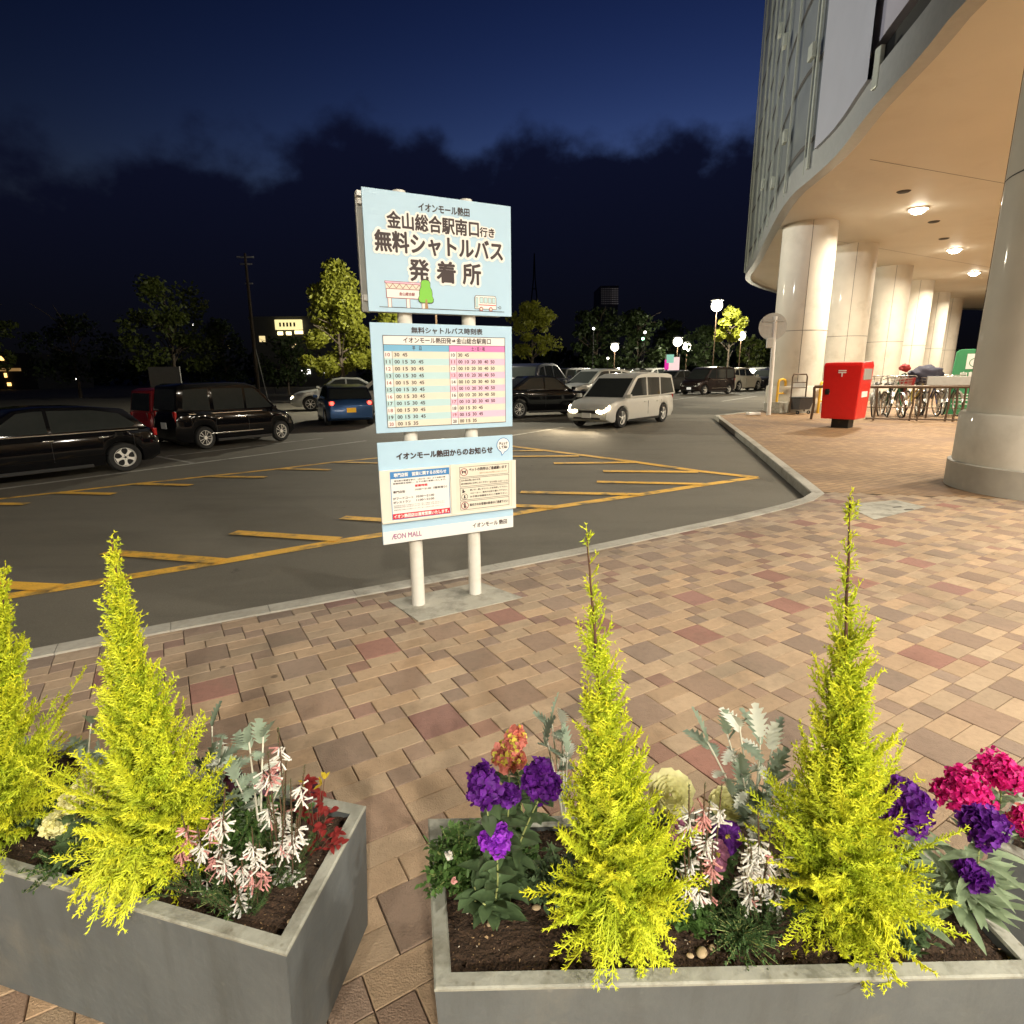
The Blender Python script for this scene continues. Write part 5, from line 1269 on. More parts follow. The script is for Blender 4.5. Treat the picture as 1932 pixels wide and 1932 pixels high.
place('hatch', (240, 889), A(54 + 180), 1, -1, .90, hs=.93, name='parked_car', label='black hatchback with white five-hole wheels at the left picture edge', pnt=BLACK, rims='holes')
place('kei', (390.6, 847), A(53.7), -1, -1, .80, hs=1.14, name='parked_car', label='tall black box-shaped car with bright alloy wheels parked in the bay left of the sign', pnt=BLACK, rims='multi')
place('kei', (340, 839), A(53.7), -1, -1, .80, hs=1.05, name='parked_car', label='dark red car half hidden behind the black box-shaped car', pnt=MAROON, rims='seven')
place('sedan', (587, 776), A(200), 1, 1, 1.12, name='parked_car', label='silver car with glow added to its headlights left of the blue car', pnt=SIL, lit_head=True, rims='seven')  # headlights glow in place of another car's glare on its front
place('hatch', (616, 803), A(113), 1, -1, .95, name='moving_car', label='blue small car with lit round tail lights and yellow number plate', pnt=BLUE, roofpaint=NAVY, lit_tail=True, rear_plate='plate_y', group='cars with their lights on')
place('mpv', (668, 789), A(185), 1, 1, 1.15, name='parked_car', label='pale car whose roof shows above the blue car', pnt=CREAM)
place('sedan', (980, 789.5), A(20), -1, -1, 1.02, hs=1.12, name='parked_car', label='black saloon partly hidden by the right edge of the sign', pnt=BLACK, rims='multi')
place('suv', (1030, 768), A(62), -1, -1, 1.25, name='parked_car', label='dark car with one lit red tail light just right of the sign', pnt=NAVY, lit_tail=True, hs=1.1)
place('suv', (1100, 770), A(215), 1, 1, 1.05, hs=1.12, name='parked_car', label='pale silver car behind the driving van\'s bonnet', pnt=SIL)
place('suv', (1165, 765), A(212), 1, 1, 1.02, hs=1.05, name='parked_car', label='white car with roof rails seen over the driving van', pnt=WHT, rack=True)
place('mpv', (1172, 807.5), A(230), 1, 1, 1.03, hs=1.0, name='moving_van', label='silver white people carrier driving towards us with both headlights on', pnt=PSIL, rims='five', lit_head=True, cat='van', group='cars with their lights on')
place('kei', (1329, 745), A(216), 1, 1, 1.22, hs=1.0, name='parked_car', label='dark brown people carrier with a bright white front plate', pnt=DBRN, plate='platelit', rims='five')
place('suv', (1393, 738.5), A(40), -1, -1, 1.26, hs=1.0, name='parked_car', label='pearl white estate car with red tail light left of the pole sign', pnt=CREAM, rims='five')
place('mpv', (1432, 733), A(225), 1, 1, 1.3, name='parked_car', label='silver people carrier between the white estate car and the pole sign', pnt=SIL)
place('suv', (1449, 736), A(225), 1, 1, 1.2, name='parked_car', label='dark car cut off by the white pole of the round sign', pnt=NAVY)
place('sedan', (1262, 742), A(214), 1, 1, 1.2, hs=1.1, name='parked_car', label='grey car behind the driving van\'s tail', pnt=GREY)
place('suv', (-60, 800), A(54), -1, 1, .95, name='parked_car', label='pale roofed car at the far left edge behind the hatchback', pnt=SIL)
for i, (x, y, kd, pc, lb) in enumerate([(1085, 737, 'mpv', GREY, 'grey people carrier in the far row left of the white lamp post'), (1130, 735, 'sedan', WHT, 'white saloon in the far row under the white lamp post'), (1190, 733, 'mpv', BLACK, 'black people carrier in the far row right of the lamp post'), (1240, 731, 'suv', WHT, 'white estate car in the far row left of the pink banner'), (1350, 728, 'mpv', WHT, 'white van roof in the far row behind the dark brown carrier'), (1390, 726, 'suv', GREY, 'grey car in the far row behind the white estate car')]):
    place(kd, (x, y), A(35), -1, -1, 1.35, name='parked_car', label=lb, pnt=pc)
# headlight beams of the driving van
vn = [o for o in col.objects if o.name.startswith('moving_van')][0]
for ch in list(vn.children):
    if ch.name.startswith('headlight'):
        s = 1 if sum(v.co.y for v in ch.data.vertices) > 0 else -1
        ld = bpy.data.lights.new('headlamp', 'SPOT'); ld.energy = 260; ld.color = (1, .80, .52); ld.spot_size = R(95); ld.spot_blend = .8; ld.shadow_soft_size = .07
        lo = bpy.data.objects.new('headlamp', ld); col.objects.link(lo); lo.parent = ch; lo.location = (.54 * 4.62, s * .55, .66)
        lo.rotation_euler = (R(82), 0, R(-90))

# ================================================================== STREET THINGS
def gq(x, y, z=0.0): return gp(x, y, z)
# post box
q = gq(1588, 806); pbx = empty('post_box', (q.x, q.y, 0), R(-46)); tag(pbx, 'red square post box on a short black foot', 'post box')
sc_ = 1.0
b = MB(); b.box((0, .0, .14), (.46, .46, .30)); b.build('foot', M_['black'], pbx, None, .02)
b = MB(); w0, w1 = .45, .50
V = [(-w0, -.48, .26), (w0, -.48, .26), (w0, .48, .26), (-w0, .48, .26), (-w1, -.52, 1.74), (w1, -.52, 1.74), (w1, .52, 1.74), (-w1, .52, 1.74), (-w1 * .96, -.47, 1.82), (w1 * .96, -.47, 1.82), (w1 * .96, .47, 1.86), (-w1 * .96, .47, 1.86)]
b.add(V, [[3, 2, 1, 0], [0, 1, 5, 4], [1, 2, 6, 5], [2, 3, 7, 6], [3, 0, 4, 7], [4, 5, 9, 8], [5, 6, 10, 9], [6, 7, 11, 10], [7, 4, 8, 11], [8, 9, 10, 11]]); bx = b.build('box', M_['redpaint'], pbx, None, .03)
b = MB(); b.box((0, -.520, 1.55), (.20, .012, .03)); b.box((0, -.518, 1.485), (.03, .012, .10)); b.box((0, -.521, 1.60), (.20, .012, .03)); b.build('post_mark', M_['white'], bx)
b = MB(); b.lathe([(0, -.560), (.055, -.556), (.065, -.49)], 18, (-.33, 0, 1.02), 'Y'); b.box((-.33, -.52, 1.02), (.10, .04, .16)); b.build('lock', M_['black'], pbx, 40)
b = MB(); b.box((.497, 0, 1.50), (.03, .7, .30)); b.build('slot_plate', M_['galv'], pbx, None, .01)
b = MB(); b.box((.478, 0, .95), (.012, .5, .16)); b.build('notice_label', M_['white'], pbx)
# round traffic sign seen from behind
q = gq(1450, 783); rs = empty('round_traffic_sign', q); tag(rs, 'round road sign seen from its grey back on a leaning white pole', 'road sign')
top = at(1463, 597, q.y + .1) - q
b = MB(); b.tube([(0, 0, 0), top * .5, top], .075, 16); b.build('pole', M_['white'], rs, 60)
c = at(1459, 616, q.y - .0) - q; rad_ = 24.5 / 1096 * (q.y * .97)
fdir = Vector((.25, .97, 0)).normalized(); b = MB(); n = 40; e1 = Vector((fdir.y, -fdir.x, 0)); e2 = Vector((0, 0, 1))
for k_, d in enumerate((.09, .11)): pass
V = [c + fdir * .10 + (e1 * math.cos(6.2832 * i / n) + e2 * math.sin(6.2832 * i / n)) * rad_ for i in range(n)] + [c + fdir * .125 + (e1 * math.cos(6.2832 * i / n) + e2 * math.sin(6.2832 * i / n)) * rad_ for i in range(n)]
b.add(V, [list(range(n)), list(range(2 * n - 1, n - 1, -1))] + [[i, (i + 1) % n, n + (i + 1) % n, n + i] for i in range(n)]); b.build('sign_disc', M_['galv'], rs, 40)
b = MB(); b.box(c + fdir * .07 + Vector((0, 0, .20)), (rad_ * 1.5, .05, .06), math.atan2(e1.y, e1.x)); b.build('bracket', M_['galv'], rs)
c2 = at(1452, 647, q.y) - q; b = MB(); b.box(c2, (.22, .10, .36)); b.build('small_box', M_['galv'], rs, None, .02)
# concrete block with yellow hoop barrier
def hoop(px, py, label, h=1.15, blk=True):
    q = gq(px, py); o = empty('hoop_barrier', q, R(30)); tag(o, label, 'barrier', 'yellow hoop barriers by the first pillar')
    z0 = .42 if blk else 0
    b = MB(); w = .22; P = [(-w, 0, z0 - .05), (-w, 0, h - .15), (-w * .8, 0, h - .04), (0, 0, h), (w * .8, 0, h - .04), (w, 0, h - .15), (w, 0, z0 - .05)]
    b.tube(P, .05, 10); b.build('hoop', M_['yellowpaint'], o, 60); b = MB(); b.tube([(-w, 0, z0 + (h - z0) * .38), (w, 0, z0 + (h - z0) * .38)], .03, 8); b.build('crossbar', M_['yellowpaint'], o, 60)
    if blk:
        b = MB(); b.box((0, 0, .215), (.62, .45, .43)); b.build('block', M_['concrete'], o, None, .02)
    return o
hoop(1470, 779, 'yellow hoop barrier on a concrete block beside the round sign pole', 1.30)
hoop(1549, 779, 'yellow hoop barrier half hidden behind the post box', 1.2, False)
# trolley frame and basket
q = gq(1507, 781); o = empty('basket_trolley', q, R(20)); tag(o, 'dark wire basket on a tall hoop-handled trolley by the pillar', 'trolley')
b = MB(); w = .36; b.tube([(-w, .1, .08), (-w, .12, 1.38), (-w * .85, .12, 1.48), (w * .85, .12, 1.48), (w, .12, 1.38), (w, .1, .08)], .028, 8); b.build('handle_frame', M_['brownsteel'], o, 60)
b = MB()
for z in (.98, 1.18): b.tube([(-w, .12, z), (w, .12, z)], .02, 6)
b.build('cross_rail', M_['brownsteel'], o, 60)
b = MB(); b.box((0, .12, 1.08), (.6, .02, .16)); b.build('panel', M_['galv'], o)
b = MB(); V = [(-.30, -.28, .18), (.22, -.28, .18), (.22, .10, .18), (-.30, .10, .18), (-.36, -.36, .62), (.34, -.36, .62), (.34, .14, .62), (-.36, .14, .62)]
b.add(V, [[3, 2, 1, 0], [0, 1, 5, 4], [1, 2, 6, 5], [2, 3, 7, 6], [3, 0, 4, 7]]); b.build('basket', mat('dark plastic basket', (.05, .05, .055), .5, var=.3, scale=40), o)
b = MB(); b.tube([(-.36, -.36, .62), (.34, -.36, .62), (.34, .14, .62), (-.36, .14, .62), (-.36, -.36, .62)], .025, 6); b.build('basket_rim', M_['black'], o)
for x in (-.28, .26):
    b = MB(); b.lathe([(.04, -.02), (.07, -.02), (.07, .02), (.04, .02)], 16, (x, -.2, .07), 'Y'); b.build('wheel', M_['rubber'], o, 40)
# long low railing in front of the bicycles
a0, a1 = gq(1530, 791), gq(1838, 796)
o = empty('bicycle_rail', a0); tag(o, 'brown steel railing in front of the parked bicycles', 'railing'); d = (a1 - a0); Lr = d.length; d.normalize()
b = MB(); b.tube([Vector((0, 0, 1.08)), d * Lr + Vector((0, 0, 1.08))], .05, 8); b.build('top_rail', M_['brownsteel'], o, 60)
b = MB(); b.tube([d * (Lr * .35) + Vector((0, 0, .06)), d * Lr + Vector((0, 0, .06))], .03, 8); b.build('bottom_rail', M_['brownsteel'], o, 60)
b = MB(); b.tube([d * (Lr * .35) + Vector((0, 0, .42)), d * Lr + Vector((0, 0, .42))], .014, 6); b.build('middle_rail', M_['brownsteel'], o, 60)
for f in (0, .40, .62, .665, .83, .875, .99):
    b = MB(); p = d * (Lr * f); b.tube([p + Vector((0, 0, 0)), p + d * .04 + Vector((0, 0, .5)), p + Vector((0, 0, 1.08))], .032 if f else .045, 8); b.build('post', M_['brownsteel'], o, 60)
# white concrete planter-like block behind the railing, low kerb wall
q = gq(1779, 792, 0) + Vector((.15, .2, 0)); b = MB(); b.box((q.x, q.y, 1.25), (1.25, .06, .28), math.atan2(d.y, d.x))
bb = empty('notice_beam', (0, 0, 0)); tag(bb, 'blank grey panel fixed above the railing beside the green board', 'panel')
b.build('panel', M_['galv'], bb, None, .01); b = MB()
for s in (-.5, .5): b.tube([Vector((q.x, q.y, 0)) + d * s, Vector((q.x, q.y, 1.2)) + d * s], .03, 8)
b.build('leg', M_['brownsteel'], bb)
# green information board
q = gq(1826, 784); o = empty('green_board', q + Vector((0, .2, 0)), math.atan2(d.y, d.x) - R(12)); tag(o, 'green bicycle parking board with white symbol beside the big pillar', 'board')
b = MB(); pts = [(-.62, .02), (.62, .02), (.62, 2.10), (.5, 2.30), (-.38, 2.30), (-.50, 2.22)]; b.prism(pts, lambda p: (p[0], -.06, p[1]), lambda p: (p[0], .06, p[1])); bd = b.build('board', M_['green'], o, None, .02)
PG = Panel((0, -.065, 0), 0)
b = MB(); PG.rect(b, -.18, 1.62, .52, 2.14, .002, 0); PG.ring(b, .05, 1.84, .15, .025, .004, 1); PG.line(b, (.05, 1.84), (.16, 1.90), .02, .004, 1)
PG.text(b, '自転車', -.30, .45, 1.34, 1.52, .002, 0, bold=.006)
for z, w in ((.98, .75), (.72, .55), (.62, .45), (.52, .62), (.38, .58)): PG.rect(b, -.42, z, -.42 + w, z + .035, .002, 0)
b.build('lettering', [M_['white'], M_['green']], bd)
# bicycles, end on
def bicycle(pos, ang, label, frame, first=None, lean=0, basket=True, bag=None):
    o = empty('bicycle', pos, ang); o.rotation_euler = (R(lean), 0, ang); o.scale = (1.3, 1.3, 1.3); tag(o, label, 'bicycle', 'bicycles parked behind the railing'); r = .33
    for x in (-.54, .54):
        b = MB(); n = 26
        prof = []
        for i in range(9):
            a = 2 * math.pi * i / 8; prof.append((r - .018 + .018 * math.cos(a), .018 * math.sin(a)))
        b.lathe(prof, n, (x, 0, r), 'Y'); w = b.build('wheel', M_['rubber'], o, 60)
        b = MB(); b.lathe([(r - .045, -.012), (r - .034, -.012), (r - .034, .012), (r - .045, .012), (r - .045, -.012)], n, (x, 0, r), 'Y')
        for i in range(14):
            a = 2 * math.pi * i / 14; b.tube([(x, .01, r), (x + (r - .04) * math.cos(a), 0, r + (r - .04) * math.sin(a))], .0035, 3)
        b.build('rim', M_['steel'], w, 40)
        b = MB(); P = [(x + .36 * math.cos(a), 0, r + .36 * math.sin(a)) for a in [R(k) for k in range(10, 175, 15)]]
        for i in range(len(P) - 1): b.add([(P[i][0], -.028, P[i][2]), (P[i][0], .028, P[i][2]), (P[i + 1][0], .028, P[i + 1][2]), (P[i + 1][0], -.028, P[i + 1][2])], [[0, 1, 2, 3]])
        b.build('mudguard', M_['steel'], o, 60)
    b = MB()
    for P in ([(-.54, 0, .33), (-.12, 0, .30)], [(-.12, 0, .30), (-.26, 0, .82)], [(-.12, 0, .30), (.38, 0, .78)], [(-.2, 0, .55), (.36, 0, .88)], [(.35, 0, .95), (.44, 0, .60), (.54, 0, .33)], [(-.54, 0, .33), (-.22, 0, .68)]): b.tube(P, .018, 7)
    b.build('frame', frame, o, 60)
    b = MB(); b.tube([(.35, 0, .92), (.33, 0, 1.05), (.36, 0, 1.08)], .014, 6); b.tube([(.16, -.29, 1.03), (.30, -.24, 1.07), (.36, 0, 1.09), (.30, .24, 1.07), (.16, .29, 1.03)], .013, 7); b.build('handlebar', M_['steel'], o, 60)
    b = MB(); b.lathe([(0, .06), (.10, .03), (.12, 0), (.07, -.03), (0, -.04)], 14, (-.30, 0, .87)); b.build('saddle', M_['black'], o, 60)
    b = MB(); lo_ = [(.48, -.15, .80), (.70, -.15, .80), (.70, .15, .80), (.48, .15, .80)]; hi_ = [(.44, -.19, 1.02), (.76, -.19, 1.02), (.76, .19, 1.02), (.44, .19, 1.02)]
    if bag: b.add(lo_ + hi_, [[3, 2, 1, 0], [0, 1, 5, 4], [1, 2, 6, 5], [2, 3, 7, 6], [3, 0, 4, 7]])
    L4 = lambda f: [Vector(lo_[i]).lerp(Vector(hi_[i]), f) for i in range(4)]
    for f in (0, .35, .7, 1): q_ = L4(f); b.tube(q_ + [q_[0]], .007 if f == 1 else .004, 4)
    for i in range(4):
        for f in (0, .25, .5, .75): b.tube([Vector(lo_[i]).lerp(Vector(lo_[(i + 1) % 4]), f), Vector(hi_[i]).lerp(Vector(hi_[(i + 1) % 4]), f)], .004, 4)
    b.build('basket', bag or M_['steel'], o)
    b = MB(); b.tube([(-.12, -.08, .30), (-.02, -.08, .22)], .01, 5); b.tube([(-.12, .08, .30), (-.22, .08, .38)], .01, 5); b.lathe([(0, -.03), (.09, -.03), (.09, -.02)], 16, (-.12, 0, .30), 'Y'); b.build('crank', M_['steel'], o)
    return o
FR = [mat('bicycle frame', c, .35, metal=.5) for c in ((.5, .5, .5), (.05, .05, .06), (.25, .03, .03), (.10, .12, .30), (.02, .12, .05), (.55, .42, .08))]
BG = mat('dark cover', (.045, .045, .07), .8, bump=.5, bscale=12); RDB = mat('red bag', (.35, .03, .03), .7)
lab = ['silver bicycle nearest the post box', 'black bicycle second from the post box', 'silver bicycle with dark green frame beside the red bag', 'bicycle with a red bag on top', 'yellowish bicycle right of the red bag', 'dark bicycle under a bundled dark cover', 'bicycle with bundled navy cover beside the grey panel', 'silver bicycle next to the green board', 'dark bicycle furthest right behind the green board']
pxs = [1652, 1668, 1685, 1700, 1716, 1735, 1752, 1772, 1790]
for i, x in enumerate(pxs):
    q = gp(x, 787 - (4 if i > 3 else 0) - (i % 2) * 2, 0); bicycle(q, R(62 + (i * 37) % 25 - 10) + math.pi, lab[i], FR[[0, 1, 4, 2, 5, 1, 3, 0, 1][i]], lean=[6, -5, 7, 4, -6, 5, 7, -4, 6][i], bag={3: RDB, 5: BG, 6: BG}.get(i))
def bundle(px, py, dep, s, m, label, name, cat, seed):
    c = at(px, py, dep); b = MB(); n = 14; V = []
    for j in range(n):
        for i in range(n * 2):
            th = math.pi * (j + .5) / n; ph = 2 * math.pi * i / (2 * n); d = Vector((math.sin(th) * math.cos(ph), math.sin(th) * math.sin(ph), math.cos(th))); k = 1 + .35 * noise.noise(d * 2.2 + Vector((seed, 0, 0))); V.append(c + Vector((d.x * s[0], d.y * s[1], d.z * s[2])) * k)
    w = 2 * n; b.add(V, [[j * w + i, j * w + (i + 1) % w, (j + 1) * w + (i + 1) % w, (j + 1) * w + i] for j in range(n - 1) for i in range(w)] + [list(range(w))[::-1], [(n - 1) * w + i for i in range(w)]])
    tag(b.build(name, m, None, 60), label, cat)
yd = gp(1735, 785).y
bundle(1747, 706, yd, (.55, .3, .30), BG, 'dark crumpled cover bundled over the bicycles', 'bicycle_cover', 'cover', 1)
bundle(1708, 694, yd, (.17, .15, .13), RDB, 'red bag standing up among the bicycles', 'red_bag', 'bag', 2)
bundle(1704, 724, yd, (.16, .15, .34), mat('green bag', (.02, .06, .045), .7), 'dark green coat or bag below the red bag', 'green_bag', 'bag', 3)
# small white marker on the ground by the kerb end
q = gq(1421, 783); b = MB(); b.box((q.x, q.y, .06), (.55, .2, .10), R(20)); tag(b.build('wheel_stop', M_['white'], None, None, .02), 'small white block lying at the kerb end left of the pole sign', 'wheel stop')

# ================================================================== TREES, LAMPS, FAR BUILDINGS
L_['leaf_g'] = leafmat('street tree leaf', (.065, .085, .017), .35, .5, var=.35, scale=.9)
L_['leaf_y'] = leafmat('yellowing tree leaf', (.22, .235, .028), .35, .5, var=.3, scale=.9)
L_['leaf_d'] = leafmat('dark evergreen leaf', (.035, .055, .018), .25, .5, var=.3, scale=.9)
def tree(label, px, py, ytop, dep, hwpx, leaf, seed, n=2600, size=.16, shape=1.0, ybot=None, trunk=True, cat='tree', cone=False, lean=0):
    """stands at depth dep under picture column px; crown from ytop down to ybot, hwpx wide each side"""
    r = random.Random(seed); g = at(px, py, dep); base = Vector((g.x, g.y, ROAD)); k = (base - Vector((0, 0, CAM_H))).dot(FW) / (FPX * 1932)
    zt = at(px, ytop, dep).z - ROAD; zb = at(px, ybot or (ytop + (py - ytop) * .62), dep).z - ROAD; hw = hwpx * k
    root = empty('street_tree', base); tag(root, label, cat, 'trees round the car park')
    b = MB(); P = [Vector((lean * t * .2 + .12 * noise.noise((t * 3, seed, 0)), .12 * noise.noise((t * 3, 0, seed)), zt * .92 * t)) for t in [i / 10 for i in range(11)]]
    b.tube(P, [max(.02, .022 * zt * (1 - t / 11) ** 1.2) for t in range(11)], 8)
    limbs = []
    for i in range(12):
        t = r.uniform(.30, .9); p = P[0].lerp(P[10], t); w = r.uniform(0, 6.28); d = Vector((math.cos(w), math.sin(w), r.uniform(.3, 1.0))).normalized(); e = p + d * hw * r.uniform(.5, .9)
        b.tube([p, p.lerp(e, .5) + Vector((0, 0, .05 * hw)), e], [.008 * zt, .005 * zt, .002 * zt], 5); limbs.append(e)
    b.build('trunk', M_['treebark'], root, 60)
    # leaf clumps: centres spread through the crown, leaves spread through each clump
    cl = []
    while len(cl) < 46:
        f = r.random(); z = zb + (zt - zb) * f
        prof_ = (1 - f) ** .75 * 1.08 if cone else math.sin(math.pi * (.12 + .86 * f)) ** .6
        w = r.uniform(0, 6.28); q = math.sqrt(r.random()) * hw * prof_ * .9
        c = Vector((q * math.cos(w) + lean * z * .05, q * math.sin(w), z)); cl.append((c, hw * r.uniform(.16, .34)))
    b = MB()
    for i in range(n):
        c, s = cl[i % len(cl)]; d = rv(r) * s * r.random() ** .45; d.z *= .75; p = c + d; nrm = (rv(r) + Vector((0, 0, .3))).normalized(); a = nrm.orthogonal().normalized(); a = Matrix.Rotation(r.uniform(0, 6.28), 3, nrm) @ a; e = nrm.cross(a); q = size * r.uniform(.6, 1.3)
        b.add([p - a * q * .5, p + e * q * .30, p + a * q * .5 - nrm * q * .12, p - e * q * .30], [[0, 1, 2, 3]])
    b.build('crown', L_[leaf], root)
    return root
def lamp_post(label, px, ylamp, ybase, dep, power, colr=(1, .93, .72), size=.17, es=45, glow_r=1.0, name='lamp_post'):
    g = at(px, ybase, dep); base = Vector((g.x, g.y, ROAD)); tp = at(px, ylamp, dep); root = empty(name, base); tag(root, label, 'lamp post', 'lamp posts of the car park'); h = tp.z - ROAD
    b = MB(); b.tube([(0, 0, 0), (0, 0, h - .1)], [.07, .045], 10); b.build('pole', M_['brownsteel'], root, 60)
    b = MB(); r = size * glow_r; b.lathe([(0, h - r)] + [(r * math.sin(a), h - r * math.cos(a)) for a in [R(x) for x in range(20, 180, 20)]] + [(0, h + r)], 18); gl = b.build('globe', glow_cache(colr, es), root, 180)
    gl.visible_shadow = True
    b = MB(); b.lathe([(r * 1.15, h + r * .9), (r * .7, h + r * 1.25), (0, h + r * 1.35)], 18); b.build('cap', M_['galv'], root, 60)
    ld = bpy.data.lights.new('lamp', 'POINT'); ld.energy = power; ld.color = colr; ld.shadow_soft_size = .25; lo = bpy.data.objects.new('lamp', ld); col.objects.link(lo); lo.parent = root; lo.location = (0, -r - .45, h - .1)
    return root
# lamps (measured heads) and an assumed one behind the sign to light the tree
lamp_post('bright white lamp post beside the glowing yellow tree', 1343, 577, 715, 62, LAMPS[0], size=.55, es=14)
lamp_post('lamp post in the far row right of the dark trees', 1158, 655, 715, 75, LAMPS[1], size=.48, es=10)
lamp_post('left one of the two lamp posts over the pink banner', 1275, 645, 712, 80, LAMPS[1], size=.58, es=10)
lamp_post('right one of the two lamp posts over the pink banner', 1293, 655, 712, 80, LAMPS[1], size=.52, es=10)
lamp_post('lamp post among bare twigs near the round road sign', 1392, 634, 715, 66, LAMPS[1], size=.46, es=10)
lamp_post('assumed lamp post behind the sign, its pole showing between the upper two boards', 828, 520, 735, 33, LAMPS[2], size=.2, es=20)  # assumed from the lit tree and added to light it
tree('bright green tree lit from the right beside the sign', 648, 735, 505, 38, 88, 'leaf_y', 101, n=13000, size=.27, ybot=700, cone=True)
tree('green tree low behind the gap between the top two boards', 742, 735, 575, 40, 42, 'leaf_y', 102, n=2200, size=.26, ybot=700)
tree('dim spreading tree left of the tall utility pole', 335, 735, 535, 44, 92, 'leaf_g', 103, n=3600, size=.3, ybot=690)
tree('dim tree at the far left picture edge', -10, 740, 548, 42, 60, 'leaf_g', 104, n=2200, size=.3, ybot=700)
tree('dark tree between the left edge and the spreading tree', 150, 735, 600, 52, 85, 'leaf_d', 105, n=2200, size=.34, ybot=715)
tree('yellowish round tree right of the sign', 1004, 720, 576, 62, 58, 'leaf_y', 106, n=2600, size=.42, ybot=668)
tree('dark broad tree in front of the far tower', 1125, 716, 585, 82, 62, 'leaf_d', 107, n=2200, size=.6, ybot=700)
tree('dark broad tree right of the far tower', 1200, 716, 592, 82, 56, 'leaf_d', 108, n=2200, size=.6, ybot=700)
tree('dark tree left of the bright lamp post', 1262, 715, 610, 90, 48, 'leaf_d', 109, n=1800, size=.6, ybot=700)
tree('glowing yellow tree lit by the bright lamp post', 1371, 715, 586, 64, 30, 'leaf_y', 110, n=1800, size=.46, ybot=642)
tree('dark tree under the bright lamp post', 1330, 715, 618, 72, 48, 'leaf_d', 111, n=1800, size=.5, ybot=700)
tree('grey twiggy tree beside the rightmost lamp post', 1410, 714, 635, 70, 30, 'leaf_g', 112, n=700, size=.4, ybot=690)
tree('dark tree behind the round road sign', 1445, 714, 640, 75, 34, 'leaf_d', 113, n=1200, size=.5, ybot=700)
tree('dark tree behind the silver car', 545, 735, 640, 55, 60, 'leaf_d', 114, n=1600, size=.36, ybot=720)
tree('dark tree between the utility pole and the bright tree', 430, 735, 610, 55, 52, 'leaf_d', 115, n=1500, size=.36, ybot=720)
# distant wood that closes the view: one mass
r = random.Random(5); b = MB()
for i in range(7000):
    x = r.uniform(-150, 120); y = r.uniform(120, 150); z = ROAD + r.random() ** .7 * (5 + 3.2 * noise.noise((x * .06, 0, 0)) + 1.5 * noise.noise((x * .22, 4, 0))); n_ = rv(r); a = n_.orthogonal().normalized(); e = n_.cross(a); s = r.uniform(.5, 1.1); p = Vector((x, y, z))
    b.add([p - a * s, p + e * s * .6, p + a * s, p - e * s * .6], [[0, 1, 2, 3]])
tag(b.build('far_trees', L_['leaf_d']), kind='stuff')
# utility pole
g = at(487, 735, 48); o = empty('utility_pole', (g.x, g.y, ROAD)); tag(o, 'tall slim utility pole with crossarms against the night sky', 'utility pole')
tp = at(462, 478, 48) - Vector((g.x, g.y, ROAD)); b = MB(); b.tube([(0, 0, 0), tp], [.17, .09], 10); b.build('pole', M_['treebark'], o, 60)
for f, w in ((.975, 1.0), (.93, .7), (.80, .45)):
    p = tp * f; b = MB(); b.box(p + Vector((.1 if f < .9 else 0, 0, 0)), (w * 1.3, .1, .1)); b.build('crossarm', M_['galv'], o)
b = MB(); g2 = at(503, 735, 48) - Vector((g.x, g.y, ROAD)); b.tube([tp * .42, Vector((g2.x, g2.y, 0))], .03, 5); b.build('stay_wire', M_['galv'], o)
# lit shop on the left: dark block with a lit sign and windows
M_['darkwall'] = mat('dark far wall', (.05, .05, .05), .8, var=.2, scale=.3)
def far_block(label, x0, x1, ytop, dep, depth, wins=(), sign=None, name='far_building', wcol=(1, .78, .36), ws=2.2, signcol=(1, .85, .38), wallm='darkwall'):
    a, c = at(x0, ytop, dep), at(x1, ytop, dep); root = empty(name, ((a.x + c.x) / 2, dep, ROAD)); tag(root, label, 'building')
    W = c.x - a.x; H = (a.z + c.z) / 2 - ROAD; b = MB(); b.box((0, depth / 2, H / 2), (W, depth, H)); b.box((0, depth / 2, H + .2), (W * 1.02, depth * 1.02, .4)); b.build('wall', M_[wallm], root)
    cx = (a.x + c.x) / 2
    for (u0, u1, v0, v1, st) in wins:
        p, q = at(u0, v0, dep), at(u1, v1, dep); b = MB(); b.box(((p.x + q.x) / 2 - cx, -.05, (p.z + q.z) / 2 - ROAD), (abs(q.x - p.x), .1, abs(p.z - q.z))); b.build('window', glow_cache(wcol, st), root)  # real lit windows, and the tower's added glow panes
    if sign:
        u0, u1, v0, v1 = sign; p, q = at(u0, v0, dep), at(u1, v1, dep); b = MB(); b.box(((p.x + q.x) / 2 - cx, -.4, (p.z + q.z) / 2 - ROAD), (abs(q.x - p.x), .6, abs(p.z - q.z))); s_ = b.build('lit_sign', glow_cache(signcol, 1.1), root)
        b = MB(); w_ = abs(q.x - p.x)
        for i, f in enumerate((-.30, -.16, -.03, .1, .24)): b.box(((p.x + q.x) / 2 - cx + f * w_, -.72, (p.z + q.z) / 2 - ROAD), (w_ * .07, .02, abs(p.z - q.z) * .42))
        b.build('lettering', M_['black'], s_)
    return root
far_block('dark shop block with a lit yellow sign left of the bright tree', 470, 600, 602, 95, 14, [(489, 501, 634, 645, 1.0), (551, 559, 649, 656, 1.2), (524, 534, 626, 632, 5), (540, 550, 626, 632, 5), (556, 572, 624, 630, 3), (430, 434, 651, 658, 1.5)], sign=(521, 572, 604, 622))
far_block('dark block with a white lit window low left of the bright tree', 555, 640, 690, 92, 10, [(569, 586, 697, 706, 3.0), (610, 614, 694, 704, 2)], wcol=(1, .95, .85))
far_block('low building with orange lights at the far left edge', -60, 62, 672, 90, 12, [(0, 8, 672, 680, 3), (14, 22, 722, 728, 3), (8, 14, 704, 712, 3), (-20, 40, 695, 700, .25)], wcol=(1, .55, .16))
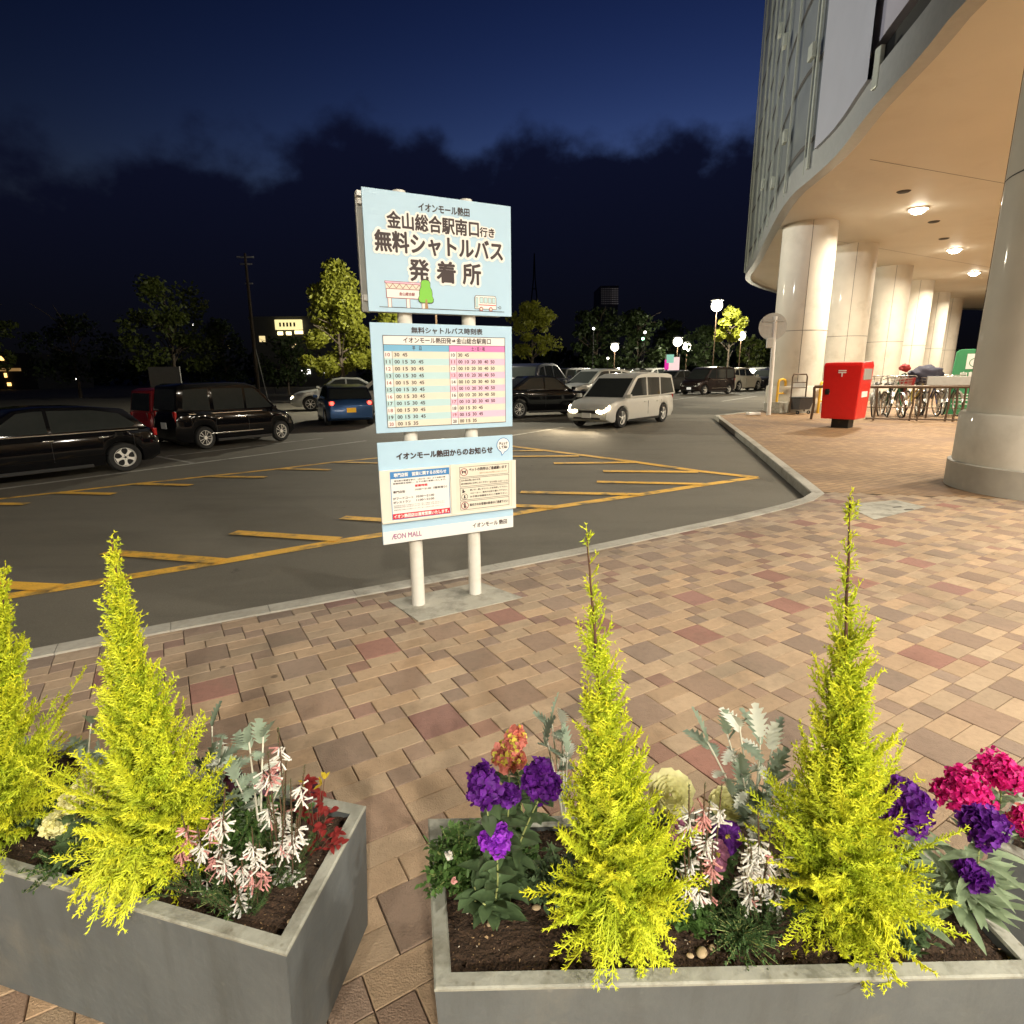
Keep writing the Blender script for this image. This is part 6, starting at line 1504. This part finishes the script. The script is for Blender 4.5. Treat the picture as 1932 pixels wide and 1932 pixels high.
M_['towerwall'] = mat('tower wall', (.30, .28, .28), .8, var=.25, scale=.12)
far_block('tall narrow apartment tower far beyond the dark trees', 1133, 1167, 541, 260, 20, [(1134.5 + 3.3 * i, 1136.6 + 3.3 * i, 544 + 4 * j, 545.6 + 4 * j, .05 if i > 5 else .022) for i in range(10) for j in range(8)], wcol=(1, .88, .84), name='apartment_tower', wallm='towerwall')  # dim window grid added so the unlit tower reads pale, brighter at right
# thin lattice mast, barely visible behind the sign
g = at(1008, 600, 180); o = empty('radio_mast', (g.x, g.y, ROAD)); tag(o, 'faint tapering radio mast right of the top board', 'mast'); tp = at(1010, 478, 180) - Vector((g.x, g.y, ROAD))
b = MB()
for sx in (-1, 1):
    for sy in (-1, 1): b.tube([Vector((sx * 3.2, sy * 3.2, 0)), Vector((sx * .25, sy * .25, tp.z * .8)), Vector((0, 0, tp.z))], .16, 4)
for i in range(9):
    t = i / 11; w = 3.2 * (1 - t / .8 * .92) if t < .8 else .2; z = tp.z * t; b.tube([(-w, -w, z), (w, -w, z), (w, w, z), (-w, w, z), (-w, -w, z)], .09, 4)
b.build('lattice', M_['black'], o)
# pink banner board in the car park
g = at(1265, 705, 58); o = empty('banner_board', (g.x, g.y, ROAD)); tag(o, 'lit white and pink banner board above the parked cars', 'board'); p, q = at(1254, 668, 58), at(1278, 712, 58)
W = q.x - p.x; b = MB(); z0, z1 = q.z - ROAD, p.z - ROAD
b.box((.25, 0, (z0 + z1) / 2 - .15), (W * .8, .1, z1 - z0 - .3)); b.build('panel', mat('banner pale pink', (.7, .55, .55), .5, emit=(1, .72, .72), estr=.8, var=.1, scale=2), o)
b = MB(); b.box((-.42, -.03, z0 + (z1 - z0) * .55), (W * .28, .1, (z1 - z0) * .42)); b.build('pink_flag', mat('banner magenta', (.7, .03, .35), .5, emit=(1, .04, .5), estr=.6), o)
b = MB(); b.box((-.12, -.06, z0 + (z1 - z0) * .80), (W * .5, .1, (z1 - z0) * .36)); b.build('green_header', mat('banner mint', (.3, .6, .5), .5, emit=(.4, .9, .72), estr=.5), o)
b = MB(); b.tube([(-.5, .1, 0), (-.5, .1, z1)], .04, 6); b.tube([(.8, .1, 0), (.8, .1, z1)], .04, 6); b.build('leg', M_['galv'], o)
# grey notice panel and the small far lights
g = at(315, 735, 30); o = empty('notice_board', (g.x, g.y, ROAD)); tag(o, 'dim grey notice board standing behind the dark red car', 'board'); p, q = at(283, 707, 30), at(346, 735, 30)
b = MB(); b.box((0, 0, (p.z + q.z) / 2 - ROAD + .1), (q.x - p.x, .08, 1.3)); b.build('panel', mat('dim board', (.16, .16, .155), .7), o); b = MB(); b.tube([(-.6, .06, 0), (-.6, .06, 1.6)], .04, 6); b.tube([(.6, .06, 0), (.6, .06, 1.6)], .04, 6); b.build('leg', M_['brownsteel'], o)
for i, (x, y, s, c, lb) in enumerate([(365, 613, .10, (1, .95, .85), 'small white light inside the spreading tree'), (145, 715, .09, (1, .95, .85), 'small white light above the left hatchback'), (339, 711, .10, (1, .7, .35), 'small orange lamp over the dark red car'), (514, 693, .10, (1, .92, .7), 'small light right of the black box-shaped car'), (1217, 627, .13, (1, .95, .9), 'small white light high on the dark tree near the banner'), (1213, 639, .14, (.4, 1, .6), 'small green light low in the dark tree near the banner'), (1120, 620, .12, (1, 1, 1), 'small white light high between the dark trees'), (1147, 676, .12, (1, .95, .8), 'small light low between the dark trees'), (1190, 703, .12, (1, .9, .7), 'small light just over the driving van roof')]):
    dep = 58; g = at(x, y, dep); o = empty('small_lamp', (g.x, g.y, ROAD)); tag(o, lb, 'lamp', 'small far lamps'); h = g.z - ROAD
    b = MB(); b.tube([(0, .12, 0), (0, .12, h + .1)], .035, 6); b.build('pole', M_['black'], o); b = MB(); b.lathe([(0, h - s), (s * .8, h - s * .5), (s, h), (s * .8, h + s * .5), (0, h + s)], 12); b.build('globe', glow_cache(c, 8), o, 180)

# added flood lamp on an unseen mast, put in to brighten the mall facade
o = empty('added_flood_mast', (-24, 10, ROAD)); tag(o, 'added flood lamp on a tall unseen mast left of the view', 'lamp post')
b = MB(); b.tube([(0, 0, 0), (0, 0, 9)], [.12, .07], 10); b.build('pole', M_['galv'], o, 60)
b = MB(); b.box((.2, .05, 9.1), (.5, .5, .25)); hd = b.build('lamp_head', M_['black'], o, None, .02)
ld = bpy.data.lights.new('lamp', 'SPOT'); ld.energy = FLOOD; ld.color = (.97, .97, .93); ld.spot_size = R(38); ld.spot_blend = .6; ld.shadow_soft_size = .25
lo = bpy.data.objects.new('lamp', ld); col.objects.link(lo); lo.parent = hd; lo.location = (.6, .1, 9.1)
lo.rotation_euler = (Vector((9.5, 20, 13.5)) - Vector((-23.4, 10, 9))).to_track_quat('-Z', 'Y').to_euler()
